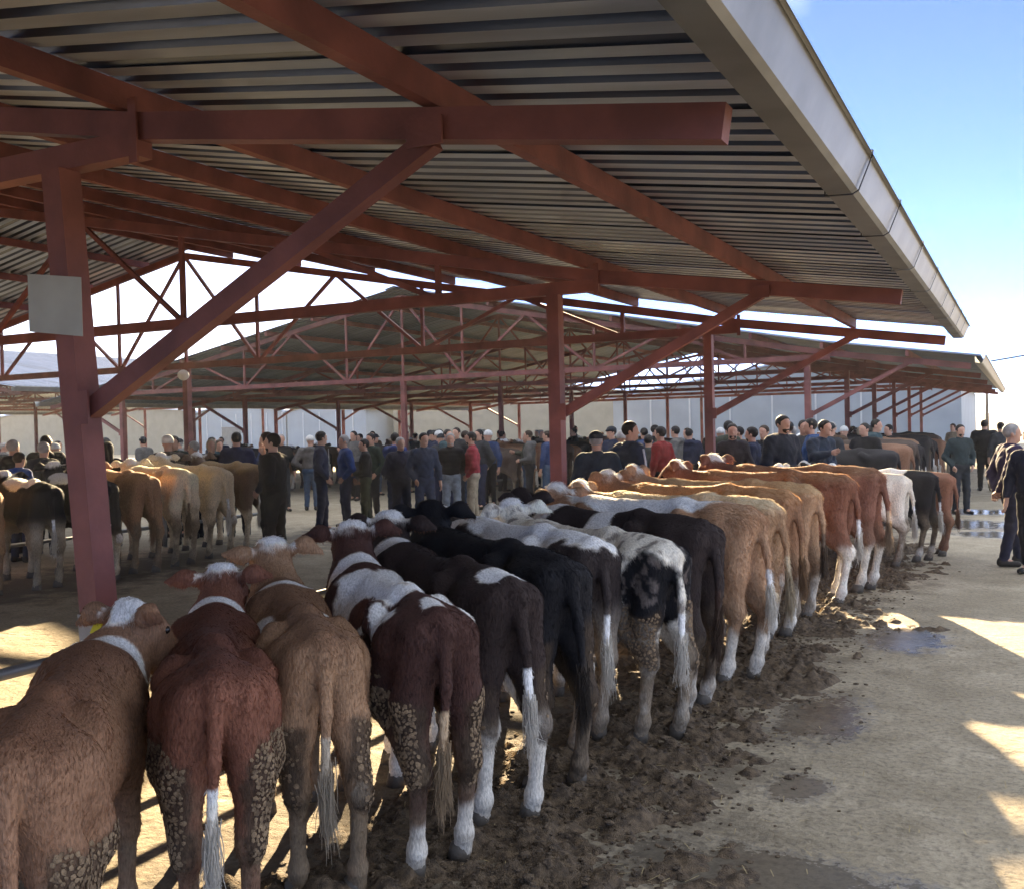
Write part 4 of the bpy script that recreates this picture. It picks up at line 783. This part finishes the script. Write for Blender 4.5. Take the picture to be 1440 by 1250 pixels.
far = [
 ('person in brown coat beyond the black cow by the warehouse row', (-3.85, 22.7), 1.68, 200, BRN, BLK, dict(hat='beanie')), ('person in pale cap beyond the warehouse row', (-3.3, 21.8), 1.66, 260, CHAR, BLK, dict(hat='beanie', hair='grey')),
 ('person in grey fleece and light scarf near the warehouse row', (-3.15, 23.1), 1.64, 300, GRYJ, BLK, dict(hat='scarf')), ('man in russet jacket near the warehouse row', (-2.75, 21.3), 1.68, 150, (.22, .09, .05), BLK, dict(hair='black')),
 ('man in black beside the man in russet', (-2.5, 22.6), 1.68, 220, BLK, BLK, {}), ('person in light red headwear and cream coat beyond the far cattle', (-1.75, 31.5), 1.62, 240, BEIGE, BLK, dict(hair='brown')),
 ('man in dark olive beside the far shaded row', (-13.3, 25.5), 1.72, 60, OLIVE, BLK, {}), ('man in grey jacket beside the far shaded row', (-13.0, 27.5), 1.72, 330, GRYJ, BLK, dict(hair='grey')),
 ('man in navy padded coat beyond the far shaded row', (-12.9, 23.9), 1.76, 30, NAVY, BLK, dict(bulk=1.1)), ('man in black beyond the far shaded row', (-12.8, 29.6), 1.75, 200, BLK, BLK, {}),
 ('man in brown jacket standing by the farthest cattle row', (-17.6, 24.6), 1.74, 250, BRN, BLK, {}), ('man in charcoal jacket standing by the farthest cattle row', (-17.2, 27.0), 1.72, 80, CHAR, BLK, {}),
 ('person in teal jacket by the tie rail of the far shed', (-14.1, 31.5), 1.70, 180, TEAL, BLK, dict(hat='beanie')), ('man in dark red jumper at the far end of the shaded row', (-12.6, 33.5), 1.74, 300, (.14, .03, .03), BLK, {}),
 ('man in blue jeans and black coat at the farthest row', (-18.1, 30.5), 1.74, 120, BLK, DENIM, {}), ('man in khaki jacket between the far rows', (-15.4, 28.4), 1.72, 20, KHAKI, BLK, {}),
 ('man in black beanie between the far rows', (-16.3, 23.5), 1.72, 340, CHAR, DENIM, dict(hat='cap')), ('man in dark blue sweater left of the farthest row', (-22.5, 24.0), 1.74, 300, NAVY, DENIM, {}),
 ('man in brown leather jacket left of the farthest row', (-23.3, 22.6), 1.74, 30, (.07, .035, .02), BLK, {}), ('man in grey hoodie left of the farthest row', (-24.0, 26.3), 1.74, 250, GRYJ, DENIM, dict(hood='up')),
 ('man in black vest by the maroon jacketed man', (-7.2, 19.6), 1.72, 40, BLK, DENIM, {}), ('man in dark green parka under the far shed edge', (-7.9, 21.6), 1.74, 250, (.02, .032, .022), BLK, dict(hood='up')),
 ('man in slate jacket under the far shed edge', (-8.6, 23.2), 1.74, 120, (.06, .07, .09), BLK, dict(hair='grey')), ('man in black with grey hair under the far shed', (-6.9, 24.5), 1.72, 330, BLK, BLK, dict(hair='grey')),
]
for (lab, pos, h, fa, jk, tr, op) in far: make_person(lab, pos, h, fa, jk, tr, group='distant market visitors', res=.02, **op)

# the rest of the crowd: individually dressed visitors standing about under the far shed and by the warehouse row
rc = random.Random(21); WHERE = [((-17.5, -9.0), (18.6, 21.8), 'between the two sheds', 16), ((-8.2, -4.6), (17.5, 22.5), 'past the man in maroon red', 10), ((-4.2, -2.4), (16.8, 21.0), 'behind the hooded coat man', 8), ((-24.0, -15.0), (13.5, 19.5), 'beyond the opposite cattle row', 16), ((-19.0, -14.0), (22.5, 34.0), 'under the far shed', 10)]
for (xr, yr, where, num) in WHERE:
    for k in range(num):
        jc = rc.choice(((BLK, 'black'), (NAVY, 'navy'), (CHAR, 'charcoal'), (GRYJ, 'grey'), (BRN, 'brown'), (TEAL, 'teal'), ((.03, .05, .12), 'blue'), ((.045, .05, .035), 'olive'))); hh = rc.choice(('black', 'black', 'brown', 'grey')); hat = rc.choice((None, None, None, 'cap', 'beanie'))
        head = {'cap': 'with cap', 'beanie': 'with pale knitted cap', None: 'with %s hair' % hh}[hat]
        make_person('visitor in %s jacket %s standing %s' % (jc[1], head, where), (rc.uniform(*xr), rc.uniform(*yr)), rc.uniform(1.66, 1.84), rc.uniform(0, 360), jc[0], rc.choice((BLK, NAVY, DENIM, CHAR)), hair=hh, hat=hat, arms=(rc.choice(('down', 'pocket', 'front', 'behind', 'hip')), rc.choice(('down', 'pocket', 'fold', 'point'))), bulk=rc.uniform(.98, 1.2), look=rc.uniform(-.6, .6), hood=rc.choice((None, None, 'down')), group='visitors '+where, res=.022, legs=rc.uniform(0, .08))
# ------------------------------------------------------------------ haze: thin volume added to lift far darks like veiling glare
HZ = pymesh('haze', [(x, y, z) for z in (-1, 10.5) for x, y in ((-905, -505), (905, -505), (905, 1505), (-905, 1505))], [(0, 3, 2, 1), (4, 5, 6, 7), (0, 1, 5, 4), (1, 2, 6, 5), (2, 3, 7, 6), (3, 0, 4, 7)])
mh = bpy.data.materials.new('veil_air'); mh.use_nodes = True; th = mh.node_tree; th.nodes.clear()
ho = th.nodes.new('ShaderNodeOutputMaterial'); pv = th.nodes.new('ShaderNodeVolumePrincipled'); pv.inputs['Color'].default_value = (.86, .91, 1, 1); pv.inputs['Density'].default_value = .0005; pv.inputs['Anisotropy'].default_value = .35
th.links.new(pv.outputs[0], ho.inputs['Volume'])
o = add('haze', HZ, None, mh); tag(o, 'pale thin haze added over the whole market yard as a glare veil', 'haze', kind='stuff')
